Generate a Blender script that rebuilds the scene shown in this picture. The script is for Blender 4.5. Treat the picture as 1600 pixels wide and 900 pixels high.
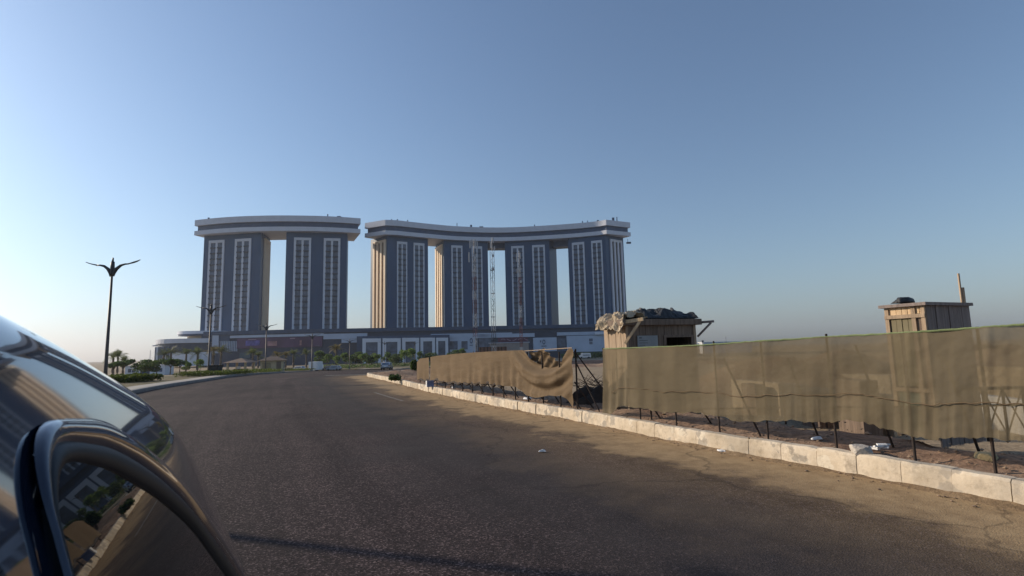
import bpy, bmesh, math, random
from mathutils import Vector, Matrix, noise
R = math.radians
random.seed(7)
for o in list(bpy.data.objects):
    bpy.data.objects.remove(o)
S = bpy.context.scene
COL = S.collection

# ------------------------------------------------------------------ camera
H = 1.8                      # eye height
FPX = 820.0                  # focal length in photo pixels (1600 wide)
PITCH, ROLL = math.atan(98 / FPX), R(1.41)
cF = Vector((0, math.cos(PITCH), math.sin(PITCH)))
u0 = Vector((0, -math.sin(PITCH), math.cos(PITCH)))
r0 = Vector((1, 0, 0))
cU = u0 * math.cos(ROLL) + r0 * math.sin(ROLL)
cR = r0 * math.cos(ROLL) - u0 * math.sin(ROLL)
CAM = Vector((0, 0, H))
cam_d = bpy.data.cameras.new('camera')
cam_d.sensor_width = 36
cam_d.lens = 36 * FPX / 1600
cam_d.clip_start = 0.02
cam_d.clip_end = 20000
cam = bpy.data.objects.new('camera', cam_d)
COL.objects.link(cam)
m = Matrix((cR, cU, -cF)).transposed().to_4x4()
m.translation = CAM
cam.matrix_world = m
S.camera = cam
cam_d.dof.use_dof = True
cam_d.dof.focus_distance = 40
cam_d.dof.aperture_fstop = 7.0

# ------------------------------------------------------------------ world, sun, exposure
SUN_EL, SUN_AZ = R(21), R(-71)          # azimuth measured from +Y, clockwise positive
w = bpy.data.worlds.new('World')
S.world = w
w.use_nodes = True
nt = w.node_tree
sky = nt.nodes.new('ShaderNodeTexSky')
sky.sky_type = 'NISHITA'
sky.sun_disc = False
sky.sun_elevation = SUN_EL
sky.sun_rotation = SUN_AZ
sky.altitude = 0
sky.air_density = 1.6
sky.dust_density = 1.0
sky.ozone_density = 3.0
bg = nt.nodes['Background']
bg.inputs['Strength'].default_value = 0.100
# dusty desert air: the sky's own colour pulled evenly towards a pale grey blue
lum = nt.nodes.new('ShaderNodeRGBToBW')
nt.links.new(sky.outputs[0], lum.inputs[0])
veil = nt.nodes.new('ShaderNodeMix'); veil.data_type = 'RGBA'; veil.blend_type = 'MULTIPLY'; veil.inputs[0].default_value = 1
veil.inputs[7].default_value = (.92, 1.0, 1.15, 1)
nt.links.new(lum.outputs[0], veil.inputs[6])
mixs = nt.nodes.new('ShaderNodeMix'); mixs.data_type = 'RGBA'; mixs.inputs[0].default_value = .4
nt.links.new(sky.outputs[0], mixs.inputs[6]); nt.links.new(veil.outputs[2], mixs.inputs[7])
wb = nt.nodes.new('ShaderNodeMix'); wb.data_type = 'RGBA'; wb.blend_type = 'MULTIPLY'; wb.inputs[0].default_value = 1
wb.inputs[7].default_value = (.68, .82, 1.04, 1)
nt.links.new(mixs.outputs[2], wb.inputs[6]); nt.links.new(wb.outputs[2], bg.inputs[0])
sd = bpy.data.lights.new('sun', 'SUN')
sd.energy = 3.5
sd.angle = R(0.6)
sd.color = (1.0, 0.84, 0.64)
sun = bpy.data.objects.new('sun', sd)
COL.objects.link(sun)
sdir = Vector((math.sin(SUN_AZ) * math.cos(SUN_EL), math.cos(SUN_AZ) * math.cos(SUN_EL), math.sin(SUN_EL)))
sun.rotation_euler = sdir.to_track_quat('Z', 'Y').to_euler()
sun.location = sdir * 50
vs = S.view_settings
vs.view_transform = 'Standard'
vs.look = 'None'
vs.exposure = 0.46
vs.gamma = 1.0
vs.use_curve_mapping = False
S.cycles.max_bounces = 6
S.cycles.transparent_max_bounces = 12
S.cycles.use_denoising = True

# ------------------------------------------------------------------ placing helpers
def ray(px, py):
    return cR * ((px - 800) / FPX) + cU * ((450 - py) / FPX) + cF
def gz(y):
    t = max(0.0, min(y, 155.0) - 50.0)
    return -0.027 * t * (t / (t + 5.0)) if t > 0 else 0.0
def P(px, py, z=0.0):                    # point where the line of sight meets height z
    d = ray(px, py)
    t = (z - H) / d.z
    return CAM + d * t
def PY(px, py, y):                       # point at distance y ahead
    d = ray(px, py)
    return CAM + d * (y / d.y)
def xpx(px, y, py=560):
    return PY(px, py, y).x
def wall_hit(poly, px, py):              # line of sight against a wall standing on a plan polyline
    d = ray(px, py)
    best = None
    n = len(poly) - 1
    for i in range(n):
        a, b = Vector(poly[i][:2]), Vector(poly[i + 1][:2])
        e = b - a
        if i == 0: a = a - e * 0.6; e = b - a
        if i == n - 1: e = e * 1.6
        den = d.x * (-e.y) + e.x * d.y
        if abs(den) < 1e-9: continue
        t = (a.x * (-e.y) + e.x * a.y) / den
        s = (d.x * a.y - d.y * a.x) / den
        if -1e-6 <= s <= 1 + 1e-6 and t > 0:
            p = CAM + d * t
            nrm = Vector((e.y, -e.x, 0)).normalized()
            if nrm.y > 0: nrm = -nrm
            if best is None or t < best[0]:
                best = (t, p, nrm)
    return best[1], best[2]

# ------------------------------------------------------------------ materials
def mat(name, col, rough=0.8, var=0.0, scale=3.0, col2=None, bump=0.0, bscale=None, metal=0.0, spec=0.4, detail=6, stretch=None):
    m = bpy.data.materials.new(name)
    m.use_nodes = True
    n, l = m.node_tree.nodes, m.node_tree.links
    b = n['Principled BSDF']
    b.inputs['Base Color'].default_value = (*col, 1)
    b.inputs['Roughness'].default_value = rough
    b.inputs['Metallic'].default_value = metal
    b.inputs['Specular IOR Level'].default_value = spec
    tc = n.new('ShaderNodeTexCoord')
    src = tc.outputs['Object']
    if stretch:
        mp = n.new('ShaderNodeMapping')
        mp.inputs['Scale'].default_value = stretch
        l.new(src, mp.inputs[0]); src = mp.outputs[0]
    if var > 0 or col2:
        t = n.new('ShaderNodeTexNoise')
        t.inputs['Scale'].default_value = scale
        t.inputs['Detail'].default_value = detail
        t.inputs['Roughness'].default_value = 0.62
        l.new(src, t.inputs['Vector'])
        r = n.new('ShaderNodeValToRGB')
        r.color_ramp.elements[0].position = 0.32
        r.color_ramp.elements[1].position = 0.68
        c2 = col2 or tuple(c * (1 - var) for c in col)
        c1 = col if col2 else tuple(min(1, c * (1 + var)) for c in col)
        r.color_ramp.elements[0].color = (*c2, 1)
        r.color_ramp.elements[1].color = (*c1, 1)
        l.new(t.outputs['Fac'], r.inputs[0])
        l.new(r.outputs[0], b.inputs['Base Color'])
    if bump > 0:
        t2 = n.new('ShaderNodeTexNoise')
        t2.inputs['Scale'].default_value = bscale or scale * 4
        t2.inputs['Detail'].default_value = 6
        l.new(src, t2.inputs['Vector'])
        bp = n.new('ShaderNodeBump')
        bp.inputs['Strength'].default_value = bump
        bp.inputs['Distance'].default_value = 0.05
        l.new(t2.outputs['Fac'], bp.inputs['Height'])
        l.new(bp.outputs[0], b.inputs['Normal'])
    return m
def leafmat(name, col, var=0.45, scale=1.2):
    m = mat(name, col, 0.65, var, scale, spec=0.25)
    n, l = m.node_tree.nodes, m.node_tree.links
    b = n['Principled BSDF']
    tr = n.new('ShaderNodeBsdfTranslucent')
    tr.inputs[0].default_value = (col[0] * 1.6, col[1] * 1.7, col[2] * 0.9, 1)
    mx = n.new('ShaderNodeMixShader')
    mx.inputs[0].default_value = 0.3
    l.new(b.outputs[0], mx.inputs[1]); l.new(tr.outputs[0], mx.inputs[2])
    l.new(mx.outputs[0], n['Material Output'].inputs['Surface'])
    return m
def clothmat(name, col, transp, trans=0.15):
    m = mat(name, col, 0.9, 0.14, 0.9, spec=0.1, bump=0.25, bscale=260)
    n, l = m.node_tree.nodes, m.node_tree.links
    b = n['Principled BSDF']
    tr = n.new('ShaderNodeBsdfTranslucent')
    tr.inputs[0].default_value = (*[c * 1.1 for c in col], 1)
    mx = n.new('ShaderNodeMixShader')
    mx.inputs[0].default_value = trans
    l.new(b.outputs[0], mx.inputs[1]); l.new(tr.outputs[0], mx.inputs[2])
    out = mx.outputs[0]
    if transp > 0:                       # open weave of the netting
        tp = n.new('ShaderNodeBsdfTransparent')
        tp.inputs[0].default_value = (0.95, 0.92, 0.85, 1)
        m2 = n.new('ShaderNodeMixShader')
        tx = n.new('ShaderNodeTexNoise'); tx.inputs['Scale'].default_value = 1.3; tx.inputs['Detail'].default_value = 4
        tc = n.new('ShaderNodeTexCoord'); l.new(tc.outputs['Object'], tx.inputs['Vector'])
        mr = n.new('ShaderNodeMapRange')
        mr.inputs['From Min'].default_value = 0.3; mr.inputs['From Max'].default_value = 0.7
        mr.inputs['To Min'].default_value = transp * 0.75; mr.inputs['To Max'].default_value = transp * 1.25
        l.new(tx.outputs['Fac'], mr.inputs[0]); l.new(mr.outputs[0], m2.inputs[0])
        l.new(out, m2.inputs[1]); l.new(tp.outputs[0], m2.inputs[2])
        out = m2.outputs[0]
    l.new(out, n['Material Output'].inputs['Surface'])
    return m

M = {}
M['slate'] = mat('slate_cladding', (0.024, 0.066, 0.140), 0.45, 0.10, 0.25, stretch=(1, 1, .3))
M['slate_dk'] = mat('dark_band', (0.044, 0.072, 0.130), 0.5, 0.15, 0.4)
M['hwhite'] = mat('hotel_white', (0.56, 0.58, 0.64), 0.6, 0.06, 0.3)
M['hcream_sun'] = mat('hotel_cream_sungold', (0.74, 0.58, 0.42), 0.6, 0.05, 0.3)  # cream fins, with the warm gold of sunlight put into the colour
M['finback'] = mat('fin_recess', (0.060, 0.042, 0.034), 0.5)
M['winglass'] = mat('window_glass', (0.075, 0.10, 0.15), 0.25, 0.5, 0.35, spec=0.5)
M['rail'] = mat('balcony_rail', (0.030, 0.038, 0.060), 0.5)
M['pod_light'] = mat('podium_panel', (0.42, 0.48, 0.59), 0.6, 0.08, 0.2)
M['pod_white'] = mat('podium_white', (0.60, 0.63, 0.70), 0.6, 0.06, 0.2)
M['pod_dark'] = mat('podium_dark', (0.036, 0.050, 0.085), 0.45, 0.15, 0.3)
M['asphalt_far'] = mat('asphalt_far', (0.06, 0.056, 0.06), 0.9, 0.2, 0.2)
M['metal_dk'] = mat('dark_metal', (0.045, 0.045, 0.05), 0.5, 0.2, 3, metal=0.3)
M['lamp_pole'] = mat('lamp_pole', (0.075, 0.062, 0.058), 0.5, 0.15, 2, metal=0.2)
M['rust'] = mat('rusty_steel', (0.045, 0.028, 0.020), 0.85, col2=(0.02, 0.015, 0.013), scale=14)
M['wood'] = mat('weathered_wood', (0.34, 0.25, 0.17), 0.8, 0.28, 2.5, bump=.3, bscale=30, stretch=(6, 6, .6))
M['wood_dk'] = mat('old_boards', (0.17, 0.125, 0.095), 0.85, 0.35, 2.5, bump=.3, bscale=30, stretch=(7, 7, .6))
M['wood_lt'] = mat('pale_timber', (0.56, 0.40, 0.24), 0.75, 0.22, 3, bump=.2, bscale=40, stretch=(5, 5, .8))
M['wood_gr'] = mat('grey_boards', (0.23, 0.185, 0.165), 0.85, 0.25, 2.5, bump=.3, bscale=30, stretch=(7, 7, .6))
M['black'] = mat('soot_black', (0.012, 0.012, 0.013), 0.7)
M['tarp_dk'] = mat('dark_tarp', (0.028, 0.030, 0.034), 0.6, 0.4, 3, bump=.4, bscale=12)
M['tarp_lt'] = mat('canvas', (0.42, 0.34, 0.24), 0.85, 0.3, 5, bump=.4, bscale=15)
M['cloth_l'] = clothmat('khaki_sheet', (0.170, 0.122, 0.076), 0.0, 0.12)
M['cloth_r'] = clothmat('khaki_netting', (0.160, 0.130, 0.084), 0.18, 0.10)
M['hem'] = mat('green_hem', (0.16, 0.20, 0.09), 0.9, 0.2, 8)
M['white'] = mat('white_paint', (0.72, 0.72, 0.72), 0.55, 0.1, 2)
M['beige'] = mat('beige_render', (0.46, 0.37, 0.24), 0.85, 0.12, 1.2)
M['tile'] = mat('roof_tile', (0.20, 0.14, 0.10), 0.8, 0.25, 3)
M['trunk'] = mat('bark', (0.13, 0.10, 0.075), 0.9, 0.3, 6)
M['leaf_a'] = leafmat('leaf_green', (0.085, 0.130, 0.045))
M['leaf_b'] = leafmat('leaf_dark', (0.060, 0.092, 0.034))
M['leaf_c'] = leafmat('leaf_bright', (0.125, 0.18, 0.05))
M['palm'] = leafmat('palm_leaf', (0.10, 0.115, 0.06))
M['palm_dry'] = leafmat('palm_dry', (0.16, 0.125, 0.06))
M['hedge'] = leafmat('hedge_leaf', (0.075, 0.095, 0.022), 0.5, 5)
M['rock'] = mat('pale_rock', (0.40, 0.36, 0.31), 0.9, 0.25, 8, bump=.5, bscale=25)
M['rock_y'] = mat('yellow_stone', (0.48, 0.37, 0.20), 0.9, 0.25, 8, bump=.5, bscale=25)
M['red_paint'] = mat('mast_red', (0.16, 0.060, 0.058), 0.6, 0.2, 1)
M['mast_white'] = mat('mast_white', (0.45, 0.44, 0.44), 0.6, 0.1, 1)
M['green_panel'] = mat('green_panel', (0.05, 0.10, 0.075), 0.6, 0.3, 3)
M['rubber'] = mat('rubber', (0.012, 0.012, 0.013), 0.75)
M['sign_blue'] = mat('sign_blue', (0.05, 0.07, 0.13), 0.6)
M['pot'] = mat('brick_red', (0.17, 0.09, 0.065), 0.85, 0.3, 2)

# asphalt : dirt blown against the right kerb is driven by the real distance to that kerb (uv.x, metres)
def asphalt():
    m = bpy.data.materials.new('asphalt'); m.use_nodes = True
    n, l = m.node_tree.nodes, m.node_tree.links
    b = n['Principled BSDF']
    uv = n.new('ShaderNodeUVMap'); uv.uv_map = 'kerb'
    sep = n.new('ShaderNodeSeparateXYZ'); l.new(uv.outputs[0], sep.inputs[0])
    tc = n.new('ShaderNodeTexCoord'); obj = tc.outputs['Object']
    def noise_(scale, detail=5, vec=obj, rough=.6):
        t = n.new('ShaderNodeTexNoise'); t.inputs['Scale'].default_value = scale
        t.inputs['Detail'].default_value = detail; t.inputs['Roughness'].default_value = rough
        l.new(vec, t.inputs['Vector']); return t.outputs['Fac']
    def math_(op, a, c):
        t = n.new('ShaderNodeMath'); t.operation = op
        for i, v in enumerate((a, c)):
            if isinstance(v, (int, float)): t.inputs[i].default_value = v
            else: l.new(v, t.inputs[i])
        return t.outputs[0]
    def ramp(v, stops):
        r = n.new('ShaderNodeValToRGB')
        while len(r.color_ramp.elements) < len(stops): r.color_ramp.elements.new(.5)
        for e, (p, c) in zip(r.color_ramp.elements, stops):
            e.position = p; e.color = (*c, 1)
        l.new(v, r.inputs[0]); return r.outputs[0]
    def mix(f, a, c, mode='MIX'):
        x = n.new('ShaderNodeMix'); x.data_type = 'RGBA'; x.blend_type = mode
        if isinstance(f, (int, float)): x.inputs[0].default_value = f
        else: l.new(f, x.inputs[0])
        for s, v in ((x.inputs[6], a), (x.inputs[7], c)):
            if isinstance(v, tuple): s.default_value = (*v, 1)
            else: l.new(v, s)
        return x.outputs[2]
    # aggregate speckle
    vor = n.new('ShaderNodeTexVoronoi'); vor.inputs['Scale'].default_value = 62; l.new(obj, vor.inputs['Vector'])
    bw = n.new('ShaderNodeSeparateColor'); l.new(vor.outputs['Color'], bw.inputs[0])
    stone = ramp(bw.outputs[0], [(0.0, (0.014, 0.011, 0.0118)), (0.5, (0.034, 0.0268, 0.0272)), (0.82, (0.060, 0.046, 0.0455)), (1.0, (0.155, 0.122, 0.117))])
    big = ramp(noise_(0.33, 6), [(0.34, (0.82, 0.81, 0.85)), (0.66, (1.24, 1.19, 1.18))])
    # streaks along the road
    mp = n.new('ShaderNodeMapping'); mp.inputs['Scale'].default_value = (1.3, 0.08, 1); l.new(uv.outputs[0], mp.inputs[0])
    st = ramp(noise_(1.0, 5, mp.outputs[0]), [(0.36, (0.70, 0.70, 0.72)), (0.64, (1.20, 1.17, 1.14))])
    base = mix(1.0, mix(1.0, stone, big, 'MULTIPLY'), st, 'MULTIPLY')
    # smoother grey wheel path (worn, less aggregate)
    d = sep.outputs[0]
    wob = math_('MULTIPLY', math_('SUBTRACT', noise_(0.22, 5), 0.5), 5.0)
    dd = math_('ADD', d, wob)
    smooth = ramp(math_('DIVIDE', dd, 10.0), [(0.16, (0, 0, 0)), (0.28, (1, 1, 1)), (0.42, (1, 1, 1)), (0.56, (0, 0, 0))])
    sm = n.new('ShaderNodeSeparateColor'); l.new(smooth, sm.inputs[0])
    worn = ramp(noise_(1.1, 8), [(0.3, (0.031, 0.028, 0.029)), (0.7, (0.052, 0.046, 0.046))])
    base = mix(math_('MULTIPLY', sm.outputs[0], 0.72), base, worn)
    # blown sand
    w2 = math_('MULTIPLY', math_('SUBTRACT', noise_(0.5, 8, rough=.68), 0.5), 3.6)
    sd_ = math_('ADD', d, w2)
    sand = ramp(math_('DIVIDE', sd_, 6.0), [(0.12, (1, 1, 1)), (0.21, (.80, .80, .80)), (0.27, (.28, .28, .28)), (0.62, (0, 0, 0))])
    sp = n.new('ShaderNodeSeparateColor'); l.new(sand, sp.inputs[0])
    grit = ramp(noise_(3.0, 10, rough=.75), [(0.3, (0.235, 0.160, 0.090)), (0.55, (0.36, 0.255, 0.145)), (0.75, (0.43, 0.315, 0.185))])
    base = mix(sp.outputs[0], base, grit)
    # dark drips and stains
    stain = ramp(noise_(0.8, 9, mp.outputs[0], .7), [(0.60, (0, 0, 0)), (0.74, (1, 1, 1))])
    s3 = n.new('ShaderNodeSeparateColor'); l.new(stain, s3.inputs[0])
    base = mix(math_('MULTIPLY', s3.outputs[0], 0.35), base, (0.035, 0.030, 0.028))
    # cracks: thin dark veins where a distorted voronoi edge runs
    v2 = n.new('ShaderNodeTexVoronoi'); v2.feature = 'DISTANCE_TO_EDGE'; v2.inputs['Scale'].default_value = 0.23
    add = n.new('ShaderNodeVectorMath'); add.operation = 'ADD'
    nz = n.new('ShaderNodeTexNoise'); nz.inputs['Scale'].default_value = 1.6; nz.inputs['Detail'].default_value = 6; l.new(obj, nz.inputs['Vector'])
    l.new(obj, add.inputs[0]); l.new(nz.outputs['Color'], add.inputs[1]); l.new(add.outputs[0], v2.inputs['Vector'])
    cr = ramp(v2.outputs['Distance'], [(0.0, (1, 1, 1)), (0.0035, (1, 1, 1)), (0.009, (0, 0, 0))])
    c3 = n.new('ShaderNodeSeparateColor'); l.new(cr, c3.inputs[0])
    base = mix(math_('MULTIPLY', c3.outputs[0], 0.35), base, (0.018, 0.016, 0.016))
    l.new(base, b.inputs['Base Color'])
    b.inputs['Roughness'].default_value = 0.92
    b.inputs['Specular IOR Level'].default_value = 0.12
    bp = n.new('ShaderNodeBump'); bp.inputs['Strength'].default_value = 0.55; bp.inputs['Distance'].default_value = 0.006
    l.new(vor.outputs['Distance'], bp.inputs['Height']); l.new(bp.outputs[0], b.inputs['Normal'])
    return m
M['asphalt'] = asphalt()

def sandmat(name, c1, c2, c3):
    m = bpy.data.materials.new(name); m.use_nodes = True
    n, l = m.node_tree.nodes, m.node_tree.links
    b = n['Principled BSDF']; b.inputs['Roughness'].default_value = 0.95; b.inputs['Specular IOR Level'].default_value = 0.15
    tc = n.new('ShaderNodeTexCoord')
    def nz(s, d=8, r=.7):
        t = n.new('ShaderNodeTexNoise'); t.inputs['Scale'].default_value = s; t.inputs['Detail'].default_value = d; t.inputs['Roughness'].default_value = r
        l.new(tc.outputs['Object'], t.inputs['Vector']); return t.outputs['Fac']
    r = n.new('ShaderNodeValToRGB'); r.color_ramp.elements.new(.5)
    for e, (p, c) in zip(r.color_ramp.elements, ((.33, c1), (.5, c2), (.68, c3))): e.position = p; e.color = (*c, 1)
    l.new(nz(0.45), r.inputs[0])
    r2 = n.new('ShaderNodeValToRGB')
    r2.color_ramp.elements[0].position = .32; r2.color_ramp.elements[0].color = (.55, .55, .55, 1)
    r2.color_ramp.elements[1].position = .66; r2.color_ramp.elements[1].color = (1.25, 1.25, 1.25, 1)
    l.new(nz(9), r2.inputs[0])
    x = n.new('ShaderNodeMix'); x.data_type = 'RGBA'; x.blend_type = 'MULTIPLY'; x.inputs[0].default_value = 1
    l.new(r.outputs[0], x.inputs[6]); l.new(r2.outputs[0], x.inputs[7]); l.new(x.outputs[2], b.inputs['Base Color'])
    bp = n.new('ShaderNodeBump'); bp.inputs['Strength'].default_value = .8; bp.inputs['Distance'].default_value = .04
    l.new(nz(14), bp.inputs['Height']); l.new(bp.outputs[0], b.inputs['Normal'])
    return m
M['sand'] = sandmat('site_sand', (0.18, 0.108, 0.074), (0.31, 0.205, 0.138), (0.40, 0.285, 0.195))
M['desert'] = sandmat('desert', (0.26, 0.20, 0.13), (0.32, 0.25, 0.17), (0.37, 0.29, 0.20))
M['soil'] = sandmat('verge_soil', (0.12, 0.11, 0.055), (0.17, 0.14, 0.08), (0.24, 0.19, 0.12))

def kerbmat():
    m = mat('painted_kerb', (0.58, 0.47, 0.33), 0.85, spec=.2)
    n, l = m.node_tree.nodes, m.node_tree.links
    b = n['Principled BSDF']
    tc = n.new('ShaderNodeTexCoord')
    def nz(s, d=8, r=.65):
        t = n.new('ShaderNodeTexNoise'); t.inputs['Scale'].default_value = s; t.inputs['Detail'].default_value = d; t.inputs['Roughness'].default_value = r
        l.new(tc.outputs['Object'], t.inputs['Vector']); return t.outputs['Fac']
    def rp(v, a, b_, c0, c1):
        r = n.new('ShaderNodeValToRGB'); r.color_ramp.elements[0].position = a; r.color_ramp.elements[1].position = b_
        r.color_ramp.elements[0].color = (*c0, 1); r.color_ramp.elements[1].color = (*c1, 1); l.new(v, r.inputs[0]); return r.outputs[0]
    def mx(f, a, c):
        x = n.new('ShaderNodeMix'); x.data_type = 'RGBA'
        if isinstance(f, float): x.inputs[0].default_value = f
        else: l.new(f, x.inputs[0])
        for s, v in ((x.inputs[6], a), (x.inputs[7], c)):
            if isinstance(v, tuple): s.default_value = (*v, 1)
            else: l.new(v, s)
        return x.outputs[2]
    base = rp(nz(1.3), .35, .65, (0.50, 0.41, 0.295), (0.70, 0.60, 0.47))
    chip = rp(nz(2.6, 5, .5), .56, .585, (0, 0, 0), (1, 1, 1))
    base = mx(chip, base, rp(nz(12), .3, .7, (0.34, 0.29, 0.23), (0.46, 0.41, 0.34)))
    chip2 = rp(nz(3.7, 3, .4), .63, .645, (0, 0, 0), (1, 1, 1))
    base = mx(chip2, base, (0.64, 0.56, 0.44))
    grime = rp(nz(5, 10, .78), .50, .70, (0, 0, 0), (.75, .75, .75))
    base = mx(grime, base, (0.24, 0.19, 0.135))
    stain = rp(nz(.7, 6, .6), .50, .62, (0, 0, 0), (.6, .6, .6))
    base = mx(stain, base, (0.36, 0.31, 0.245))
    l.new(base, b.inputs['Base Color'])
    bp = n.new('ShaderNodeBump'); bp.inputs['Strength'].default_value = .5; bp.inputs['Distance'].default_value = .015
    l.new(nz(18), bp.inputs['Height']); l.new(bp.outputs[0], b.inputs['Normal'])
    return m
M['kerb'] = kerbmat()
M['kerb_gr'] = mat('plain_kerb', (0.20, 0.19, 0.185), 0.85, 0.2, 2)
M['paving'] = mat('paving', (0.34, 0.31, 0.27), 0.85, 0.15, 1)

def carpaint(name, col, rough=.06):
    m = mat(name, col, rough, spec=.6)
    b = m.node_tree.nodes['Principled BSDF']
    b.inputs['Coat Weight'].default_value = 1.0
    b.inputs['Coat Roughness'].default_value = 0.03
    b.inputs['Metallic'].default_value = 0.2
    return m

# ------------------------------------------------------------------ mesh helpers
class MB:
    def __init__(self): self.v = []; self.f = []
    def add(self, vs, fs):
        o = len(self.v)
        self.v += [tuple(p) for p in vs]
        self.f += [tuple(i + o for i in q) for q in fs]
        return self
    def box(self, c, s, rot=None):
        x, y, z = s[0] / 2, s[1] / 2, s[2] / 2
        pts = [Vector(p) for p in ((-x, -y, -z), (x, -y, -z), (x, y, -z), (-x, y, -z), (-x, -y, z), (x, -y, z), (x, y, z), (-x, y, z))]
        if rot: pts = [rot @ p for p in pts]
        return self.add([p + Vector(c) for p in pts], BOXF)
    def prism(self, plan, z0, z1):       # plan: list of xy, ccw or cw
        n = len(plan)
        a = sum(plan[i][0] * plan[(i + 1) % n][1] - plan[(i + 1) % n][0] * plan[i][1] for i in range(n))
        if a < 0: plan = plan[::-1]
        vs = [(p[0], p[1], z0) for p in plan] + [(p[0], p[1], z1) for p in plan]
        fs = [tuple(range(n))[::-1], tuple(range(n, 2 * n))] + [(i, (i + 1) % n, n + (i + 1) % n, n + i) for i in range(n)]
        return self.add(vs, fs)
    def bar(self, a, b, r, r2=None, seg=8, rect=None):
        a, b = Vector(a), Vector(b)
        r2 = r if r2 is None else r2
        d = (b - a).normalized()
        u = d.cross(Vector((0, 0, 1)))
        if u.length < 1e-3: u = Vector((1, 0, 0))
        u.normalize(); w_ = u.cross(d)
        if rect:
            off = [(-rect[0], -rect[1]), (rect[0], -rect[1]), (rect[0], rect[1]), (-rect[0], rect[1])]
            off = [(x / 2, y / 2) for x, y in off]
            ra = [a + u * x + w_ * y for x, y in off]; rb = [b + u * x + w_ * y for x, y in off]; seg = 4
        else:
            an = [2 * math.pi * i / seg for i in range(seg)]
            ra = [a + (u * math.cos(t) + w_ * math.sin(t)) * r for t in an]
            rb = [b + (u * math.cos(t) + w_ * math.sin(t)) * r2 for t in an]
        return self.add(ra + rb, [tuple(range(seg)), tuple(range(seg, 2 * seg))[::-1]] + [(i, seg + i, seg + (i + 1) % seg, (i + 1) % seg) for i in range(seg)])
    def tube(self, pts, rad, seg=8):
        pts = [Vector(p) for p in pts]
        rings = []
        for i, p in enumerate(pts):
            d = (pts[min(i + 1, len(pts) - 1)] - pts[max(i - 1, 0)]).normalized()
            u = d.cross(Vector((0, 0, 1)))
            if u.length < 1e-2: u = Vector((1, 0, 0))
            u.normalize(); w_ = u.cross(d)
            r = rad[i] if isinstance(rad, (list, tuple)) else rad
            rings.append([p + (u * math.cos(2 * math.pi * k / seg) + w_ * math.sin(2 * math.pi * k / seg)) * r for k in range(seg)])
        vs = [q for ring in rings for q in ring]
        fs = [(i * seg + k, (i + 1) * seg + k, (i + 1) * seg + (k + 1) % seg, i * seg + (k + 1) % seg) for i in range(len(pts) - 1) for k in range(seg)]
        fs += [tuple(range(seg)), tuple(range(len(vs) - seg, len(vs)))[::-1]]
        return self.add(vs, fs)
    def grid(self, rows, close=False):
        n, k = len(rows), len(rows[0])
        vs = [p for r in rows for p in r]
        fs = [(i * k + j, i * k + (j + 1) % k, (i + 1) * k + (j + 1) % k, (i + 1) * k + j) for i in range(n - 1) for j in range(k if close else k - 1)]
        return self.add(vs, fs)
    def lathe(self, prof, c=(0, 0, 0), seg=16):
        rows = [[(c[0] + r * math.cos(2 * math.pi * k / seg), c[1] + r * math.sin(2 * math.pi * k / seg), c[2] + z) for k in range(seg)] for r, z in prof]
        self.grid(rows, True)
        return self
    def build(self, name, material, parent=None, smooth=False, bevel=0, solid=0, fix=True):
        me = bpy.data.meshes.new(name)
        me.from_pydata(self.v, [], self.f)
        if fix:
            bm = bmesh.new(); bm.from_mesh(me)
            bmesh.ops.recalc_face_normals(bm, faces=bm.faces)
            bm.to_mesh(me); bm.free()
        me.materials.append(material)
        if smooth:
            for p in me.polygons: p.use_smooth = True
        o = bpy.data.objects.new(name, me)
        COL.objects.link(o)
        if parent:
            o.parent = parent
            o.matrix_parent_inverse = Matrix.Translation(-parent.location) if parent.type == 'EMPTY' and parent.rotation_euler.z == 0 and parent.get('world_parts') else Matrix()
        if bevel:
            b = o.modifiers.new('bevel', 'BEVEL'); b.width = bevel; b.segments = 2; b.limit_method = 'ANGLE'
        if solid:
            s = o.modifiers.new('solid', 'SOLIDIFY'); s.thickness = solid; s.offset = 0
        return o
BOXF = [(3, 2, 1, 0), (4, 5, 6, 7), (0, 1, 5, 4), (1, 2, 6, 5), (2, 3, 7, 6), (3, 0, 4, 7)]

def tag(o, label, cat, group=None):
    o['label'] = label; o['category'] = cat
    if group: o['group'] = group
    return o
def thing(name, label, cat, loc=(0, 0, 0), rz=0.0, group=None, world_parts=False):
    o = bpy.data.objects.new(name, None)
    COL.objects.link(o)
    o.location = loc
    o.rotation_euler = (0, 0, rz)
    o.empty_display_size = .2
    if world_parts: o['world_parts'] = 1      # its part meshes are written in world coordinates
    return tag(o, label, cat, group)
def copy_tree(o, parent=None):
    c = o.copy(); COL.objects.link(c)
    if parent: c.parent = parent
    for ch in list(o.children): copy_tree(ch, c)
    return c
def structure(o):
    o['kind'] = 'structure'; return o
def put(o, loc, rz=0.0, s=1.0, label=None):
    o.location = loc; o.rotation_euler = (0, 0, rz); o.scale = (s, s, s)
    if label: o['label'] = label
    return o
def fbm(x, y, s=1.0, oct_=4):
    return noise.fractal(Vector((x * s, y * s, 3.1)), 1.0, 2.0, oct_)

# ================================================================== GROUND, ROAD, KERBS
def catmull(pts, n=8):
    out = []
    p = [Vector(q) for q in pts]
    for i in range(len(p) - 1):
        a, b, c, d = p[max(i - 1, 0)], p[i], p[i + 1], p[min(i + 2, len(p) - 1)]
        for k in range(n):
            t = k / n
            out.append(0.5 * ((2 * b) + (c - a) * t + (2 * a - 5 * b + 4 * c - d) * t * t + (3 * b - a - 3 * c + d) * t ** 3))
    out.append(p[-1]); return out
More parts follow.
